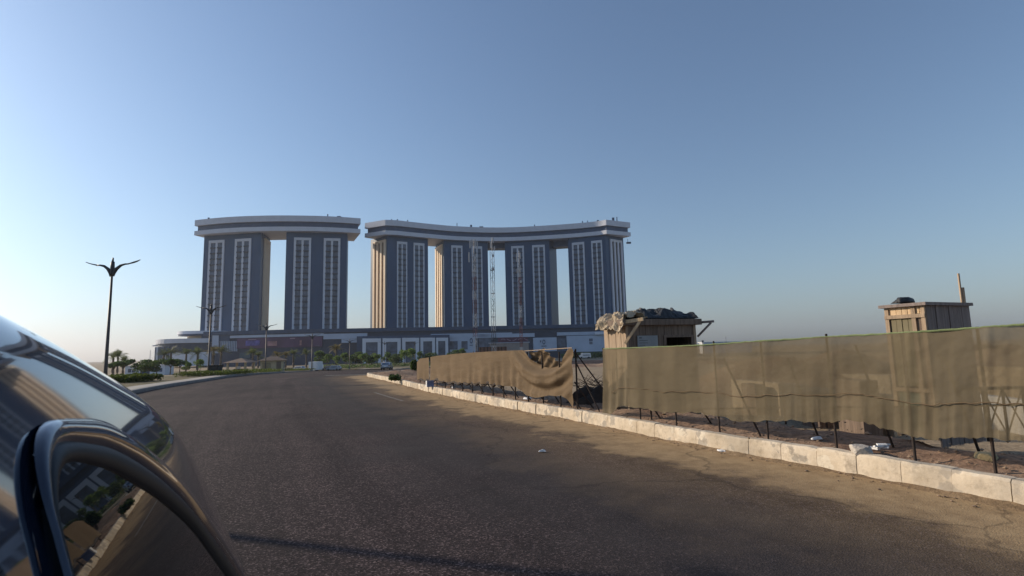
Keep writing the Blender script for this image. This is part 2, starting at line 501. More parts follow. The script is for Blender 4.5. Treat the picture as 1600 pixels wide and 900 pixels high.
# right kerb foot, read from the photograph on the road plane
rk_px = [(1600, 795), (1440, 763), (1280, 732), (1147, 709), (1000, 680), (896, 657.5), (820, 644), (740, 628), (660, 610.5), (610, 597)]
rk = [P(x, y, 0).to_2d() for x, y in rk_px]
d0 = (rk[0] - rk[1]).normalized()
rk_near = [rk[0] + d0 * k + Vector((0.015 * k * k, 0)) for k in (12, 8, 4, 2)]
tip = P(583.5, 587, 0).to_2d()
rk_all = rk_near + rk + [tip + Vector((-0.1, -1.6)), tip + Vector((0.1, .6)), tip + Vector((1.4, 3.6)), tip + Vector((4.5, 10)), tip + Vector((13, 15.5)), tip + Vector((30, 17.5)), tip + Vector((70, 18.5))]
RK = catmull(rk_all, 10)
lk_px = [(225, 612), (340, 592.5), (420, 584), (500, 578), (560, 575)]
def G(px, py, dz=0.0):                   # on the sloping ground
    z = dz
    for _ in range(30):
        p = P(px, py, z); z = 0.6 * z + 0.4 * (gz(p.y) + dz)
    return p
lk = [G(x, y).to_2d() for x, y in lk_px]
lk_all = [Vector((-9.5, -14)), Vector((-10.5, 0)), Vector((-14.2, 15))] + lk + [Vector((-31.5, 150)), Vector((-28, 185)), Vector((-10, 206)), Vector((60, 214))]
LK = catmull(lk_all, 8)

def interp_x(path, y):
    for a, b in zip(path, path[1:]):
        if (a.y - y) * (b.y - y) <= 0 and abs(a.y - b.y) > 1e-6:
            return a.x + (b.x - a.x) * (y - a.y) / (b.y - a.y)
    return path[-1].x if y > path[-1].y else path[0].x
RKnear = [p for p in RK if p.y < 62]
ys = [-12 + i * 0.6 for i in range(120)] + [60 + i * 2.5 for i in range(60)]
rows, uvs = [], []
for y in ys:
    xl = interp_x(LK, y) if y < 206 else -10
    xr = interp_x(RK, y) if y < 61.5 else 70
    row, ur = [], []
    for j in range(41):
        t = j / 40; t = t ** 0.75
        x = xl + (xr - xl) * t
        crown = 0.0
        row.append((x, y, gz(y) + crown))
        dist = min(((x - q.x) ** 2 + (y - q.y) ** 2) for q in RK) ** .5 if y < 75 else 14
        ur.append((dist, y))
    rows.append(row); uvs += ur
mb = MB().grid(rows)
road = structure(mb.build('road', M['asphalt'], fix=False))
uvl = road.data.uv_layers.new(name='kerb')
for lp in road.data.loops: uvl.data[lp.index].uv = uvs[lp.vertex_index]
if road.data.polygons[0].normal.z < 0: road.data.flip_normals()

# one ground sheet to the horizon
gy = [-60, -30, 0, 20, 40, 50, 55, 60, 65, 75, 90, 110, 130, 155, 170, 185, 210, 260, 400, 800, 1500, 2500]
gx = [-2500, -1200, -400, -150, -60, -30, 0, 30, 60, 150, 400, 1200, 2500]
mb = MB().grid([[(x, y, gz(y) - .06) for x in gx] for y in gy])
structure(mb.build('ground', M['desert']))

# sand behind the right kerb : rough strip that follows the kerb, then flat site
def along(path):
    out = []
    for i, p in enumerate(path):
        d = (path[min(i + 1, len(path) - 1)] - path[max(i - 1, 0)]).normalized()
        out.append((p, Vector((d.y, -d.x))))
    return out
def dense(path, step):
    out = [path[0].copy()]; acc = 0
    for a, b in zip(path, path[1:]):
        L = (b - a).length
        if L < 1e-6: continue
        while acc + L >= step:
            t = (step - acc) / L
            a = a + (b - a) * t; L = (b - a).length; acc = 0; out.append(a.copy())
            if L < 1e-6: break
        acc += L
    return out
def sst(a, b, x):
    t = max(0, min(1, (x - a) / (b - a))); return t * t * (3 - 2 * t)
RKd = dense(RK, 0.22)
offs = [.12, .25, .4, .55, .7, .85, 1.0, 1.2, 1.4, 1.7, 2.0, 2.4, 2.8, 3.4, 4, 5, 6, 8, 11, 15, 20, 30, 45, 70, 120]
rows = []
for p, nrm in along(RKd):
    row = []
    for o_ in offs:
        q = p + nrm * o_
        amp = 0.10 * min(1, max(0, (o_ - .15) / .8)) * (1 if o_ < 8 else .7)
        z = .25 + amp * (fbm(q.x, q.y, .8) + .5 * fbm(q.x + 9, q.y, 3.2)) + (0.03 if .4 < o_ < 3 else 0)
        if o_ > 15: z = .22 + .1 * fbm(q.x, q.y, .1)
        z -= .45 * sst(1.2, 4.5, o_)
        row.append((q.x, q.y, z + gz(q.y)))
    rows.append(row)
# keep only rows whose offsets do not cross to the far road: flip direction handled by plan
mb = MB().grid(rows)
sand = structure(mb.build('sandy_ground', M['sand'], smooth=True, fix=False))
if sum(p.normal.z for p in sand.data.polygons) < 0: sand.data.flip_normals()

def kerb(path, name, material, hgt, width, block, jit, side):
    mb = MB()
    pts = dense(path, block)
    for i in range(len(pts) - 1):
        a, b = pts[i], pts[i + 1]
        d = (b - a); L = d.length; d.normalize()
        nrm = Vector((d.y, -d.x)) * side
        a2 = a + d * .003; b2 = b - d * random.uniform(.002, .008)
        j0 = random.uniform(-jit, jit); hz = hgt + random.uniform(-jit, jit) * .7
        za, zb = gz(a.y), gz(b.y)
        sub = 4
        rows = []
        prof = [(0.0, -.05), (0.0, hgt * .5), (0.012, hz - .03), (0.035, hz), (width, hz), (width, -.05)]
        for k in range(sub + 1):
            t = k / sub
            c = a2 + (b2 - a2) * t
            z = za + (zb - za) * t
            rr = random.uniform(-.006, .006) if jit > .005 else 0
            end = .007 if k in (0, sub) else 0
            rows.append([(c.x + nrm.x * (o_ + j0 + rr + (end if q < 4 else 0)), c.y + nrm.y * (o_ + j0 + rr + (end if q < 4 else 0)), z + zz - (end * .6 if zz > .1 else 0) + (rr if zz > .1 else 0)) for q, (o_, zz) in enumerate(prof)])
        mb.grid(rows)
        e = len(mb.v); k = len(prof)
        mb.f.append(tuple(range(e - k * (sub + 1), e - k * sub))[::-1])
        mb.f.append(tuple(range(e - k, e)))
    return structure(mb.build(name, material))
kerb(RK, 'right_kerb', M['kerb'], .28, .19, .55, .011, 1)
kerb(LK, 'left_kerb', M['kerb_gr'], .20, .35, 2.0, .002, -1)
rows = []
random.seed(77)
for i, (p, n_) in enumerate(along(dense(RK, .12))):
    if p.y > 44: break
    w_ = .10 + .09 * fbm(p.x * .9, p.y * .9, 1.0) + .05 * fbm(p.x * 5, p.y * 5, 1)
    w_ = max(.015, w_); h_ = max(.004, .30 * w_ + .012 * fbm(p.x * 7, p.y * 7, 1))
    rows.append([(p.x - n_.x * o, p.y - n_.y * o, z) for o, z in ((-.03, h_ * 1.1), (w_ * .3, h_ * .55), (w_ * .7, h_ * .2), (w_, -.004))])
o = structure(MB().grid(rows).build('sand_drift', sandmat('drift_sand', (0.17, 0.115, 0.07), (0.25, 0.175, 0.105), (0.31, 0.225, 0.14)), smooth=True, fix=False))
if sum(q.normal.z for q in o.data.polygons) < 0: o.data.flip_normals()
# left verge : paved edge, soil, pale path beyond
LKd = dense(LK, 2.0)
def verge(name, o0, o1, z, material, upto=215):
    rows = [[(p.x - n_.x * o, p.y - n_.y * o, gz(p.y) + z) for o in (o0, (o0 + o1) / 2, o1)] for p, n_ in along(LKd) if p.y < upto]
    o = structure(MB().grid(rows).build(name, material, fix=False))
    if sum(p.normal.z for p in o.data.polygons) < 0: o.data.flip_normals()
verge('pavement', .3, 1.6, .19, M['paving'], 185)
verge('verge', 1.6, 14, .16, M['soil'], 185)
verge('footpath', 14, 17, .17, M['paving'], 185)
verge('lawn', 17, 60, .12, M['soil'], 185)
# faint worn centre line
pts = [P(585, 613, .004), P(606, 619.5, .004), P(630, 626.5, .004)]
mb = MB()
for a, b in zip(pts, pts[1:]):
    n_ = Vector(((b - a).y, -(b - a).x, 0)).normalized() * .06
    mb.add([a - n_, a + n_, b + n_, b - n_], [(0, 1, 2, 3)])
structure(mb.build('lane_marking', mat('worn_paint', (0.13, 0.118, 0.105), .9, .4, 5)))
mb = MB()
a, b = G(508, 586.5, .006), G(572, 585.4, .006)
mb.add([a + Vector((0, -.35, 0)), b + Vector((0, -.35, 0)), b + Vector((0, .35, 0)), a + Vector((0, .35, 0))], [(0, 1, 2, 3)])
structure(mb.build('stop_line', mat('old_paint', (0.17, 0.16, 0.15), .9, .4, 2)))

# ================================================================== HOTEL
ZT = 1.8 + (305 / (P(602, 343.3, 80).y / 78.2)) if False else None
ZT = 1.8 + 78.2 * 305 / P(602, 343.3, 80).y
def rp(px, py): return P(px, py, ZT).to_2d()
def slab_front(pts): return catmull([rp(*q) for q in pts], 6)
L_front = slab_front([(304.5, 344), (340, 340.3), (377, 337.9), (420, 336.7), (455, 336.6), (490, 337.1), (520, 338.2), (545, 339.7), (563.5, 341.2)])
R_front = slab_front([(602, 343.3), (622, 344.3), (641, 346.5), (684, 351), (716, 353.6), (762, 355.3), (800, 355), (836, 353.3), (889, 349.8), (930, 346), (947, 343.2)])
def offset_back(front, d):
    out = []
    for p, n_ in along(front):
        n2 = n_ if n_.y > 0 else -n_
        out.append(p + n2 * d)
    return out
def plan(front, d, back_ends=None, inset=0.0):
    f = offset_back(front, inset) if inset else front
    b = offset_back(front, d - inset)
    poly = [tuple(p) for p in f] + [tuple(p) for p in b[::-1]]
    if back_ends:
        poly = [tuple(p) for p in f] + [back_ends[1]] + [tuple(p) for p in b[::-1][6:-6]] + [back_ends[0]]
    return poly
def shrink(poly, d):
    c = Vector((sum(p[0] for p in poly) / len(poly), sum(p[1] for p in poly) / len(poly)))
    n = len(poly); out = []
    area = sum(poly[i][0] * poly[(i + 1) % n][1] - poly[(i + 1) % n][0] * poly[i][1] for i in range(n))
    sgn = 1 if area > 0 else -1
    for i in range(n):
        a, b, c_ = Vector(poly[i - 1]), Vector(poly[i]), Vector(poly[(i + 1) % n])
        e1, e2 = (b - a), (c_ - b)
        if e1.length < 1e-6: e1 = e2
        if e2.length < 1e-6: e2 = e1
        e1 = e1.normalized(); e2 = e2.normalized()
        n1 = Vector((-e1.y, e1.x)) * sgn; n2 = Vector((-e2.y, e2.x)) * sgn
        bi = (n1 + n2)
        if bi.length < 1e-4: bi = n1
        bi = bi.normalized()
        out.append(tuple(b + bi * d / max(.5, bi.dot(n1))))
    return out
SLABH = 8.9
def slab(front, depth, parent, ends=None):
    """bands swept between the front curve and the back edge, quads only"""
    nrm = []
    for p, n_ in along(front): nrm.append(n_ if n_.y > 0 else -n_)
    dep = [depth] * len(front)
    if ends:
        for e_, rng in ((ends[0] - front[0], range(0, 16)), (ends[1] - front[-1], range(len(front) - 1, len(front) - 17, -1))):
            el_ = e_.length; e_ = e_.normalized()
            for k, i in enumerate(rng):
                t = k / 16; dep[i] = el_ * (1 - t) + depth * t; nrm[i] = (e_ * (1 - t) + nrm[i] * t).normalized()
    def band(name, z0, z1, inset, m_):
        fr = [p + n_ * inset for p, n_ in zip(front, nrm)]; bk = [p + n_ * (dp - inset) for p, n_, dp in zip(front, nrm, dep)]
        if inset:
            for lst in (fr, bk):
                lst[0] = lst[0] + (lst[1] - lst[0]).normalized() * inset; lst[-1] = lst[-1] + (lst[-2] - lst[-1]).normalized() * inset
                lst[1] = (lst[0] + lst[2]) / 2; lst[-2] = (lst[-1] + lst[-3]) / 2
        rows = [[(a.x, a.y, z1), (b.x, b.y, z1), (b.x, b.y, z0), (a.x, a.y, z0)] for a, b in zip(fr, bk)]
        mb = MB().grid(rows, True)
        n = len(mb.v); mb.f += [(3, 2, 1, 0), (n - 4, n - 3, n - 2, n - 1)]
        return mb.build(name, m_, parent)
    band('roof_band', ZT - 3.4, ZT, 0, M['hwhite'])
    band('recessed_band', ZT - 6.5, ZT - 3.35, 1.2, M['slate_dk'])
    band('soffit_band', ZT - SLABH, ZT - 6.45, 0, M['hwhite'])
def slab_depth(front, px):
    d = ray(px, 345)
    best = min(front, key=lambda p: abs(p.x / p.y - d.x / d.y))
    return best.y
PODZ = 15.0
WIN_ROWS = 16
Z0, Z1 = PODZ + .6, ZT - SLABH - 4.6
def side_vec(p, px_back, c, py=440):
    """unit plan direction (with forward share c) so that the far corner, 17 m on, is seen at px_back"""
    d = ray(px_back, py); k = d.x / d.y
    L = 17
    lo, hi = -1.5, 1.5
    f = lambda th: (p.x + L * math.sin(th)) / (p.y + L * math.cos(th)) - k
    for _ in range(60):
        mid = (lo + hi) / 2
        if f(mid) > 0: hi = mid
        else: lo = mid
    return Vector((math.sin(lo), math.cos(lo))) * L
windows = {'L': [], 'R': []}
def on_front(A, B, pxa):                # fraction along the front chord seen at pixel column
    d = ray(pxa, 440); k = d.x / d.y
    e = B - A
    return (k * A.y - A.x) / (e.x - k * e.y)
def tower(key, parent, front, pxs, cols, side=None, fins=None, other=None):
    A = Vector((0, 0)); ya = slab_depth(front, pxs[0]) + 3.2; yb = slab_depth(front, pxs[1]) + 3.2
    A = Vector((ray(pxs[0], 440).x / ray(pxs[0], 440).y * ya, ya)); B = Vector((ray(pxs[1], 440).x / ray(pxs[1], 440).y * yb, yb))
    if side == 'L':
        sv = side_vec(A, pxs[2], 0); C = A + sv; n_ = Vector((-(B - A).y, (B - A).x)).normalized(); D = B + n_ * 9
    elif side == 'R':
        sv = side_vec(B, pxs[2], 0); D = B + sv; n_ = Vector((-(B - A).y, (B - A).x)).normalized(); C = A + n_ * 15
    e = (B - A).normalized(); nf = Vector((e.y, -e.x))
    MB().prism([tuple(A), tuple(B), tuple(D), tuple(C)], -4, ZT - SLABH + .05).build('tower', M['slate'], parent)
    # facade piers: slim joints
    def fbox(mb, t0, t1, z0, z1, prot, back=.25):
        L = (B - A).length
        a = A + e * t0; b = A + e * t1
        mb.prism([tuple(a + nf * prot), tuple(b + nf * prot), tuple(b - nf * back), tuple(a - nf * back)], z0, z1)
    L = (B - A).length
    for (c0, c1) in cols:
        t0, t1 = on_front(A, B, c0) * L, on_front(A, B, c1) * L
        wd = t1 - t0; fr = wd * .13; mu = wd * .13
        mb = MB()
        fbox(mb, t0, t0 + fr, Z0, Z1, .55); fbox(mb, t1 - fr, t1, Z0, Z1, .55)
        fbox(mb, t0, t1, Z1, Z1 + 1.5, .552)
        fbox(mb, (t0 + t1) / 2 - mu / 2, (t0 + t1) / 2 + mu / 2, Z0, Z1, .45)
        mb.build('window_surround', M['hwhite'], parent)
        sh = (Z1 - Z0) / WIN_ROWS
        for r in range(WIN_ROWS):
            zz = Z0 + r * sh
            for (a0, a1) in ((t0 + fr + .02, (t0 + t1) / 2 - mu / 2 - .02), ((t0 + t1) / 2 + mu / 2 + .02, t1 - fr - .02)):
                def mk(pane, rail, zz=zz, a0=a0, a1=a1, f=fbox):
                    f(pane, a0, a1, zz + .62, zz + sh - .02, .12)
                    f(rail, a0 - .12, a1 + .12, zz, zz + .62, .70)
                windows[key].append(((A + B).length, r, mk, parent))
    if fins:
        base, vec = (A, sv) if side == 'L' else (B, sv)
        ev = vec.normalized(); ns = Vector((ev.y, -ev.x)); 
        if ns.dot(base) > 0: ns = -ns
        Ls = vec.length
        u0_, u1_ = fins[0] * Ls, fins[1] * Ls
        def sbox(mb, a, b, z0, z1, prot, back=.2):
            p, q = base + ev * a, base + ev * b
            mb.prism([tuple(p + ns * prot), tuple(q + ns * prot), tuple(q - ns * back), tuple(p - ns * back)], z0, z1)
        mb = MB(); wd = u1_ - u0_; fw = wd * .13
        nb = fins[2] if len(fins) > 2 else 4
        for i in range(nb):
            c = u0_ + fw / 2 + (wd - fw) * i / (nb - 1)
            sbox(mb, c - fw / 2, c + fw / 2, Z0, Z1 + .9, .9)
        sbox(mb, u0_, u1_, Z1 + .9, Z1 + 2.4, .902)
        mb.build('fin_panel', M['hcream_sun'] if len(fins) > 3 else M['hwhite'], parent)
        mb = MB(); sbox(mb, u0_ + .05, u1_ - .05, Z0, Z1 + .9, .10)
        mb.build('fin_recess', M['finback'], parent)
    return A, B, C, D

c0 = L_front[len(L_front) // 2]
hotL = thing('hotel_block', 'dark slate hotel block of two towers under an outward bowed white roof slab', 'hotel', (c0.x, c0.y + 10, -2.7), world_parts=True)
slab(L_front, 24, hotL)
tower('L', hotL, L_front, (316, 406, 420), [(324.5, 349), (365.5, 391)], 'R', (.32, .92, 5, 'c'))
tower('L', hotL, L_front, (445.5, 541.5, 543.3), [(458, 485), (505, 531)], 'R', None)
c0 = R_front[len(R_front) // 2]
hotR = thing('hotel_block', 'wide slate hotel block of four towers under an inward curving white roof slab', 'hotel', (c0.x, c0.y + 10, -2.7), world_parts=True)
bl = rp(570, 348.6); br = rp(984.5, 347.6)
slab(R_front, 24, hotR, (bl, br))
tower('R', hotR, R_front, (605, 669, 579), [(620, 636), (646, 663)], 'L', (.06, .80, 4, 'c'))
tower('R', hotR, R_front, (694, 763, 681), [(705.5, 723), (737.5, 754)], 'L', (.12, .92, 4, 'c'))
tower('R', hotR, R_front, (790, 860, 871), [(800, 820), (833, 853)], 'R', None)
tower('R', hotR, R_front, (889.5, 949, 977), [(896, 915.5), (926.5, 943.5)], 'R', (.22, .88))
def link(px0, px1, py):
    y0, y1 = slab_depth(R_front, px0) + 7, slab_depth(R_front, px1) + 7
    a = Vector((ray(px0, 440).x / ray(px0, 440).y * y0, y0)); b = Vector((ray(px1, 440).x / ray(px1, 440).y * y1, y1))
    e = (b - a).normalized(); n_ = Vector((-e.y, e.x))
    MB().prism([tuple(a), tuple(b), tuple(b + n_ * 8), tuple(a + n_ * 8)], PY((px0 + px1) / 2, py, (y0 + y1) / 2).z, ZT - SLABH + .02).build('link_beam', M['slate_dk'], hotR)
link(761.5, 791.5, 387.8); link(866, 891, 385.2)
for key, par in (('L', hotL), ('R', hotR)):
    lst = sorted(windows[key], key=lambda q: (q[0], -q[1]))
    for it in lst[:100]:
        pane, rail = MB(), MB()
        it[2](pane, rail)
        o = pane.build('window', M['winglass'], par)
        rail.build('balcony', M['rail'], o)
    pane, rail = MB(), MB()
    for it in lst[100:]: it[2](pane, rail)
    if pane.v:
        o = pane.build('windows', M['winglass'], par); o['kind'] = 'stuff'
        o2 = rail.build('balconies', M['rail'], par); o2['kind'] = 'stuff'
# rooftop clutter: masts and vents
def roof_bits(par, front, spots):
    for px, h_, wd in spots:
        y = slab_depth(front, px) + 6
        x = ray(px, 345).x / ray(px, 345).y * y
        MB().box((x, y, ZT + h_ / 2), (wd, wd, h_)).build('roof_vent', M['slate_dk'], par)
roof_bits(hotL, L_front, [(326, 2.2, .8), (512, 2.8, .5), (530, 1.8, 2.0), (552, 1.5, .6)])
roof_bits(hotR, R_front, [(612, 2.0, .5), (621, 2.2, .6), (637, 2.4, .5), (714, 3.6, .4), (736, 2.8, 1.2), (752, 1.8, 2.5), (835, 2.4, .6), (910, 2.5, .5), (918, 2.5, .5), (934, 2.0, 1.2), (958, 2.6, 1.4), (964, 3.0, .5)])
# hanging cradle at the right end
p = rp(985, 352)
mb = MB().box((p.x - 1.5, p.y + 1, ZT - 11.4), (2.8, 1.6, 1.0)).bar((p.x - 2, p.y + 1, ZT - SLABH), (p.x - 2, p.y + 1, ZT - 10.8), .15)
mb.build('maintenance_cradle', M['slate_dk'], hotR)

# ---- podium
pod_line = [(xpx(px, y), y) for px, y in ((318, 272), (450, 268), (575, 274), (700, 281), (830, 287), (948, 290))]
pod = thing('podium_building', 'long low podium building with dark glass and pale panels along the foot of the towers', 'building', (xpx(600, 280), 280, -2.7), world_parts=True)
def zat(px, py): return wall_hit(pod_line, px, py)[0].z
def fbox(mb, px0, px1, py0, py1, prot, back=.4, ref=None):
    pm = (px0 + px1) / 2
    z1, z0 = zat(pm, py0), zat(pm, py1)
    n = max(1, int((px1 - px0) / 40))
    xs = [px0 + (px1 - px0) * i / n for i in range(n + 1)]
    f, b = [], []
    for x in xs:
        p, nr = wall_hit(pod_line, x, (py0 + py1) / 2)
        f.append((p.x + nr.x * prot, p.y + nr.y * prot)); b.append((p.x - nr.x * back, p.y - nr.y * back))
    mb.prism(f + b[::-1], z0, z1)
    return mb
def feat(name, px0, px1, py0, py1, prot, m_, back=.4, parent=None):
    return fbox(MB(), px0, px1, py0, py1, prot, back).build(name, m_, parent or pod)
PB = 572.0
# main mass
f = [tuple(p) for p in pod_line]
MB().prism(f + [(p[0] * 1.06, p[1] + 40) for p in f[::-1]], -4, PODZ - 1.6).build('wall', M['pod_dark'], pod)
f2 = [(p[0] * 1.0, p[1] - 1.2) for p in pod_line]
MB().prism(f2 + [(p[0] * 1.06, p[1] + 41) for p in f[::-1]], PODZ - 1.6, PODZ + .3).build('parapet', M['slate_dk'], pod)
feat('fascia', 361, 506, 522.5, 526.5, .9, M['pod_light'])
feat('fascia', 506, 574, 521.2, 529.6, .92, M['pod_light'])
feat('fascia', 534, 559, 529.8, 535.5, .9, M['pod_light'])
feat('pillar', 333, 343, 523, 552, .9, M['pod_light'])
feat('glass_block', 316, 332.5, 522.5, 535, .7, M['pod_dark'])
feat('glass_block', 343.4, 360, 523, 533, .6, M['slate_dk'])
mb = MB()
for i in range(10): fbox(mb, 346 + i * 2.7, 347 + i * 2.7, 533, 549, .8)
mb.build('mullions', M['pod_light'], pod)
# billboard with colour fields
bb = feat('billboard', 372, 504, 527.2, 543, 1.0, mat('billboard_purple', (0.095, 0.05, 0.10), .5, .4, .12))
feat('picture', 420, 472, 532.5, 540, 1.15, mat('billboard_rose', (0.32, 0.17, 0.17), .5, .4, .3), .2, bb)
feat('picture', 386, 408, 532, 540, 1.15, mat('billboard_violet', (0.10, 0.08, 0.28), .5, .6, .4), .2, bb)
feat('text_band', 390, 462, 529.0, 530.2, 1.15, mat('billboard_text', (0.34, 0.24, 0.28), .5), .2, bb)
feat('text_band', 492, 500, 540, 541, 1.15, mat('billboard_text2', (0.16, 0.14, 0.17), .5), .2, bb)
feat('glazing', 375, 392, 551, 560, .7, mat('teal_glass', (0.05, 0.09, 0.12), .3), .3)
# portico with the five white portals
feat('portico', 559, 702.5, 524.5, PB, 4.0, M['slate_dk'])
feat('fascia', 673, 800, 520.8, 527.5, .9, M['pod_light'])
for (a, b, t, i0, i1, it) in ((568, 596.2, 529.2, 573.2, 591.2, 535), (598.7, 626.7, 528.9, 604.2, 621.5, 534.6), (628.8, 655, 528.3, 634, 649.5, 534), (657, 679.5, 528, 661.4, 675, 533.6), (681.3, 699.6, 528, 684.3, 695.4, 533.2)):
    mb = MB()
    fbox(mb, a, i0, t, PB, 4.8, -3.8); fbox(mb, i1, b, t, PB, 4.8, -3.8); fbox(mb, i0, i1, t, it, 4.8, -3.8)
    po = mb.build('portal', M['pod_white'], pod)
    feat('portal_glass', i0, i1, it, PB, 4.15, M['winglass'], -3.9, po)
    feat('transom', i0, i1, 548.5, 549.2, 4.3, M['rail'], -3.9, po)
# pale wall with round emblem
feat('panel', 703, 743, 527.8, PB, .8, M['pod_light'])
feat('window', 702.8, 715, 533, 546, 1.0, M['winglass'])
feat('window', 721, 730.5, 533, 546, 1.0, M['winglass'])
feat('fascia', 744, 835, 521.5, 527.3, .9, M['pod_light'])
feat('window', 748, 770, 528.5, 545, .6, M['winglass'])
def emblem(parent, px, py, rx, ry, prot, m_):
    mb = MB(); ring = []
    for k in range(18):
        t = 2 * math.pi * k / 18
        r = []
        for s_ in (1.0, .62):
            p, nr = wall_hit(pod_line, px + rx * s_ * math.cos(t), py + ry * s_ * math.sin(t))
            r.append((p.x + nr.x * prot, p.y + nr.y * prot, p.z))
        p, nr = wall_hit(pod_line, px + rx * .62 * math.cos(t), py + ry * .62 * math.sin(t))
        r.append((p.x + nr.x * (prot - .3), p.y + nr.y * (prot - .3), p.z)); 
        p, nr = wall_hit(pod_line, px + rx * math.cos(t), py + ry * math.sin(t))
        r.append((p.x + nr.x * (prot - .3), p.y + nr.y * (prot - .3), p.z))
        ring.append(r + [r[0]])
    ring.append(ring[0])
    mb.grid(ring).build('emblem', m_, parent)
emblem(pod, 736.2, 532.5, 2.3, 4.2, 1.0, M['sign_blue'])
feat('emblem_line', 733.6, 738.8, 539.0, 540.0, 1.0, M['sign_blue'])
# hoardings at the right
h1 = feat('hoarding', 833, 869.5, 527.5, 549, 1.2, M['pod_light'])
emblem(h1, 849.3, 534.5, 2.3, 3.8, 1.35, M['sign_blue'])
feat('emblem_mark', 843.5, 845, 532, 535, 1.35, M['sign_blue'], .1, h1)
feat('emblem_line', 845.5, 853.5, 540.2, 541.4, 1.35, M['sign_blue'], .1, h1)
h2 = feat('hoarding', 885, 946, 524.3, 549.5, 1.3, M['pod_light'])
e2 = feat('emblem', 919.6, 925.3, 529, 533.2, 1.42, mat('emblem_grey', (0.12, 0.14, 0.19), .6), .1, h2)
feat('emblem_line', 920, 925, 534, 538, 1.42, mat('emblem_grey2', (0.16, 0.18, 0.23), .6), .1, h2)
feat('fascia', 870, 946, 518.6, 523.6, .9, M['pod_light'])
feat('window', 870.5, 884, 529, 549, .6, M['winglass'])
feat('roof_plant_screen', 928, 946, 519, 523, 3.0, M['pod_white'])

# ---- rotunda at the left end: two round canopies
rot = thing('rotunda', 'round pale pavilion with two stacked disc canopies at the left end of the podium', 'building', (xpx(318, 285), 290, -2.7), world_parts=True)
def disc(name, pxc, pxl, y, py0, py1, m_, par, hollow=False):
    c = PY(pxc, py0, y); l_ = PY(pxl, py0, y); r_ = abs(c.x - l_.x)
    z1 = PY(pxl + 6, py0, y).z; z0 = PY(pxl + 6, py1, y).z
    MB().prism([(c.x + r_ * math.cos(2 * math.pi * k / 48), y + r_ * math.sin(2 * math.pi * k / 48)) for k in range(48)], z0, z1).build(name, m_, par)
disc('upper_canopy', 322, 284, 286, 519.2, 523.6, M['pod_white'], rot)
disc('canopy_edge', 322, 285.2, 286, 523.6, 525.8, M['slate_dk'], rot)
disc('upper_wall', 322, 297, 286, 525.8, 541, M['hcream_sun'], rot)
disc('lower_canopy', 318, 256, 288, 532, 538.4, M['hwhite'], rot)
disc('drum', 318, 258.5, 288, 538.4, 552, M['pod_dark'], rot)
disc('base_wall', 318, 257.5, 288, 552, PB, M['pod_white'], rot)
p = PY(243, 540.5, 282); q = PY(258, 538.6, 282)
MB().bar(p, q, .3, rect=(5, .5)).build('sun_blade', M['hwhite'], rot)
c = PY(318, 545, 288)
for px in (266, 273, 278, 284, 291, 301):
    p = PY(px, 545, 288); r_ = abs(PY(258.5, 545, 288).x - c.x) + .15
    th = math.asin(max(-.99, min(.99, (p.x - c.x) / r_)))
    q = Vector((c.x + r_ * math.sin(th), 288 - r_ * math.cos(th)))
    MB().box((q.x, q.y, PY(px, 554, 288).z), (1.8, 1.2, 8)).build('window', M['winglass'] if px != 278 else M['pod_white'], rot)

# ================================================================== LAMPS
def make_lamp(label):
    t = thing('street_lamp', label, 'street lamp', group='twin armed street lamps along the left kerb')
    MB().tube([(0, 0, 0), (0, 0, 1.0), (0, 0, 8.2)], [.15, .12, .07], 10).build('pole', M['lamp_pole'], t, smooth=True)
    MB().box((0, 0, .2), (.45, .45, .4)).build('plinth', M['kerb_gr'], t, bevel=.04)
    mb = MB().tube([(0, 0, 7.85), (0, 0, 8.1), (0, 0, 8.5), (0, 0, 8.9)], [.09, .12, .14, .12], 10).tube([(0, 0, 8.9), (0, 0, 9.2)], [.07, .05], 8)
    mb.build('finial', M['metal_dk'], t, smooth=True)
    for s in (-1, 1):
        path = [(s * .10, 0, 7.8), (s * .15, 0, 8.05), (s * .34, 0, 8.36), (s * .68, 0, 8.60), (s * 1.02, 0, 8.68), (s * 1.32, 0, 8.68)]
        rad = [(.07), .11, .12, .09, .065, .045]
        a = MB().tube(path, rad, 8).build('arm', M['metal_dk'], t, smooth=True)
        rows = []
        for k in range(7):
            u = k / 6; x = 1.25 + u * .95; z = 8.68 + .27 * u * (.6 + .4 * u)
            wd = .04 + .12 * math.sin(math.pi * min(1, u * .9 + .1)); th = .07 * (1 - u * .5)
            rows.append([(s * x, wd, z), (s * x, 0, z + th), (s * x, -wd, z), (s * x, 0, z - th * .5)])
        MB().grid(rows, True).build('lamp_head', M['metal_dk'], a, smooth=True)
    return t
lamp_spots = [  # px at base, base py, px height in photo, label
    (163.5, 601, 197, 'tall twin armed street lamp standing alone against the sky behind the car'),
    (325.5, 583, 109, 'twin armed street lamp in front of the leftmost tower, beside the litter bin'),
    (414.5, 578.5, 76, 'twin armed street lamp rising past the beige kiosk into the gap of the left block'),
    (487, 577, 58, 'twin armed street lamp beside the small white truck'),
    (546, 575, 47, 'twin armed street lamp left of the first white portal'),
    (601, 571.5, 39, 'small twin armed street lamp behind the driving car, at the second white portal'),
    (648, 570, 35, 'farthest twin armed street lamp, at the third white portal beside the cloth fence')]
lamp0 = None
for i, (px, py, hp, lab) in enumerate(lamp_spots):
    y = 9.2 * FPX / hp
    p = PY(px, py, y); 
    o = lamp0 = make_lamp(lab) if i == 0 else lamp0
    if i: o = copy_tree(lamp0); o['label'] = lab
    p.z = gz(y) + (.17 if i < 5 else 0)
    sc_ = 1.0
    put(o, p, R(-8) if i else R(-6), sc_)
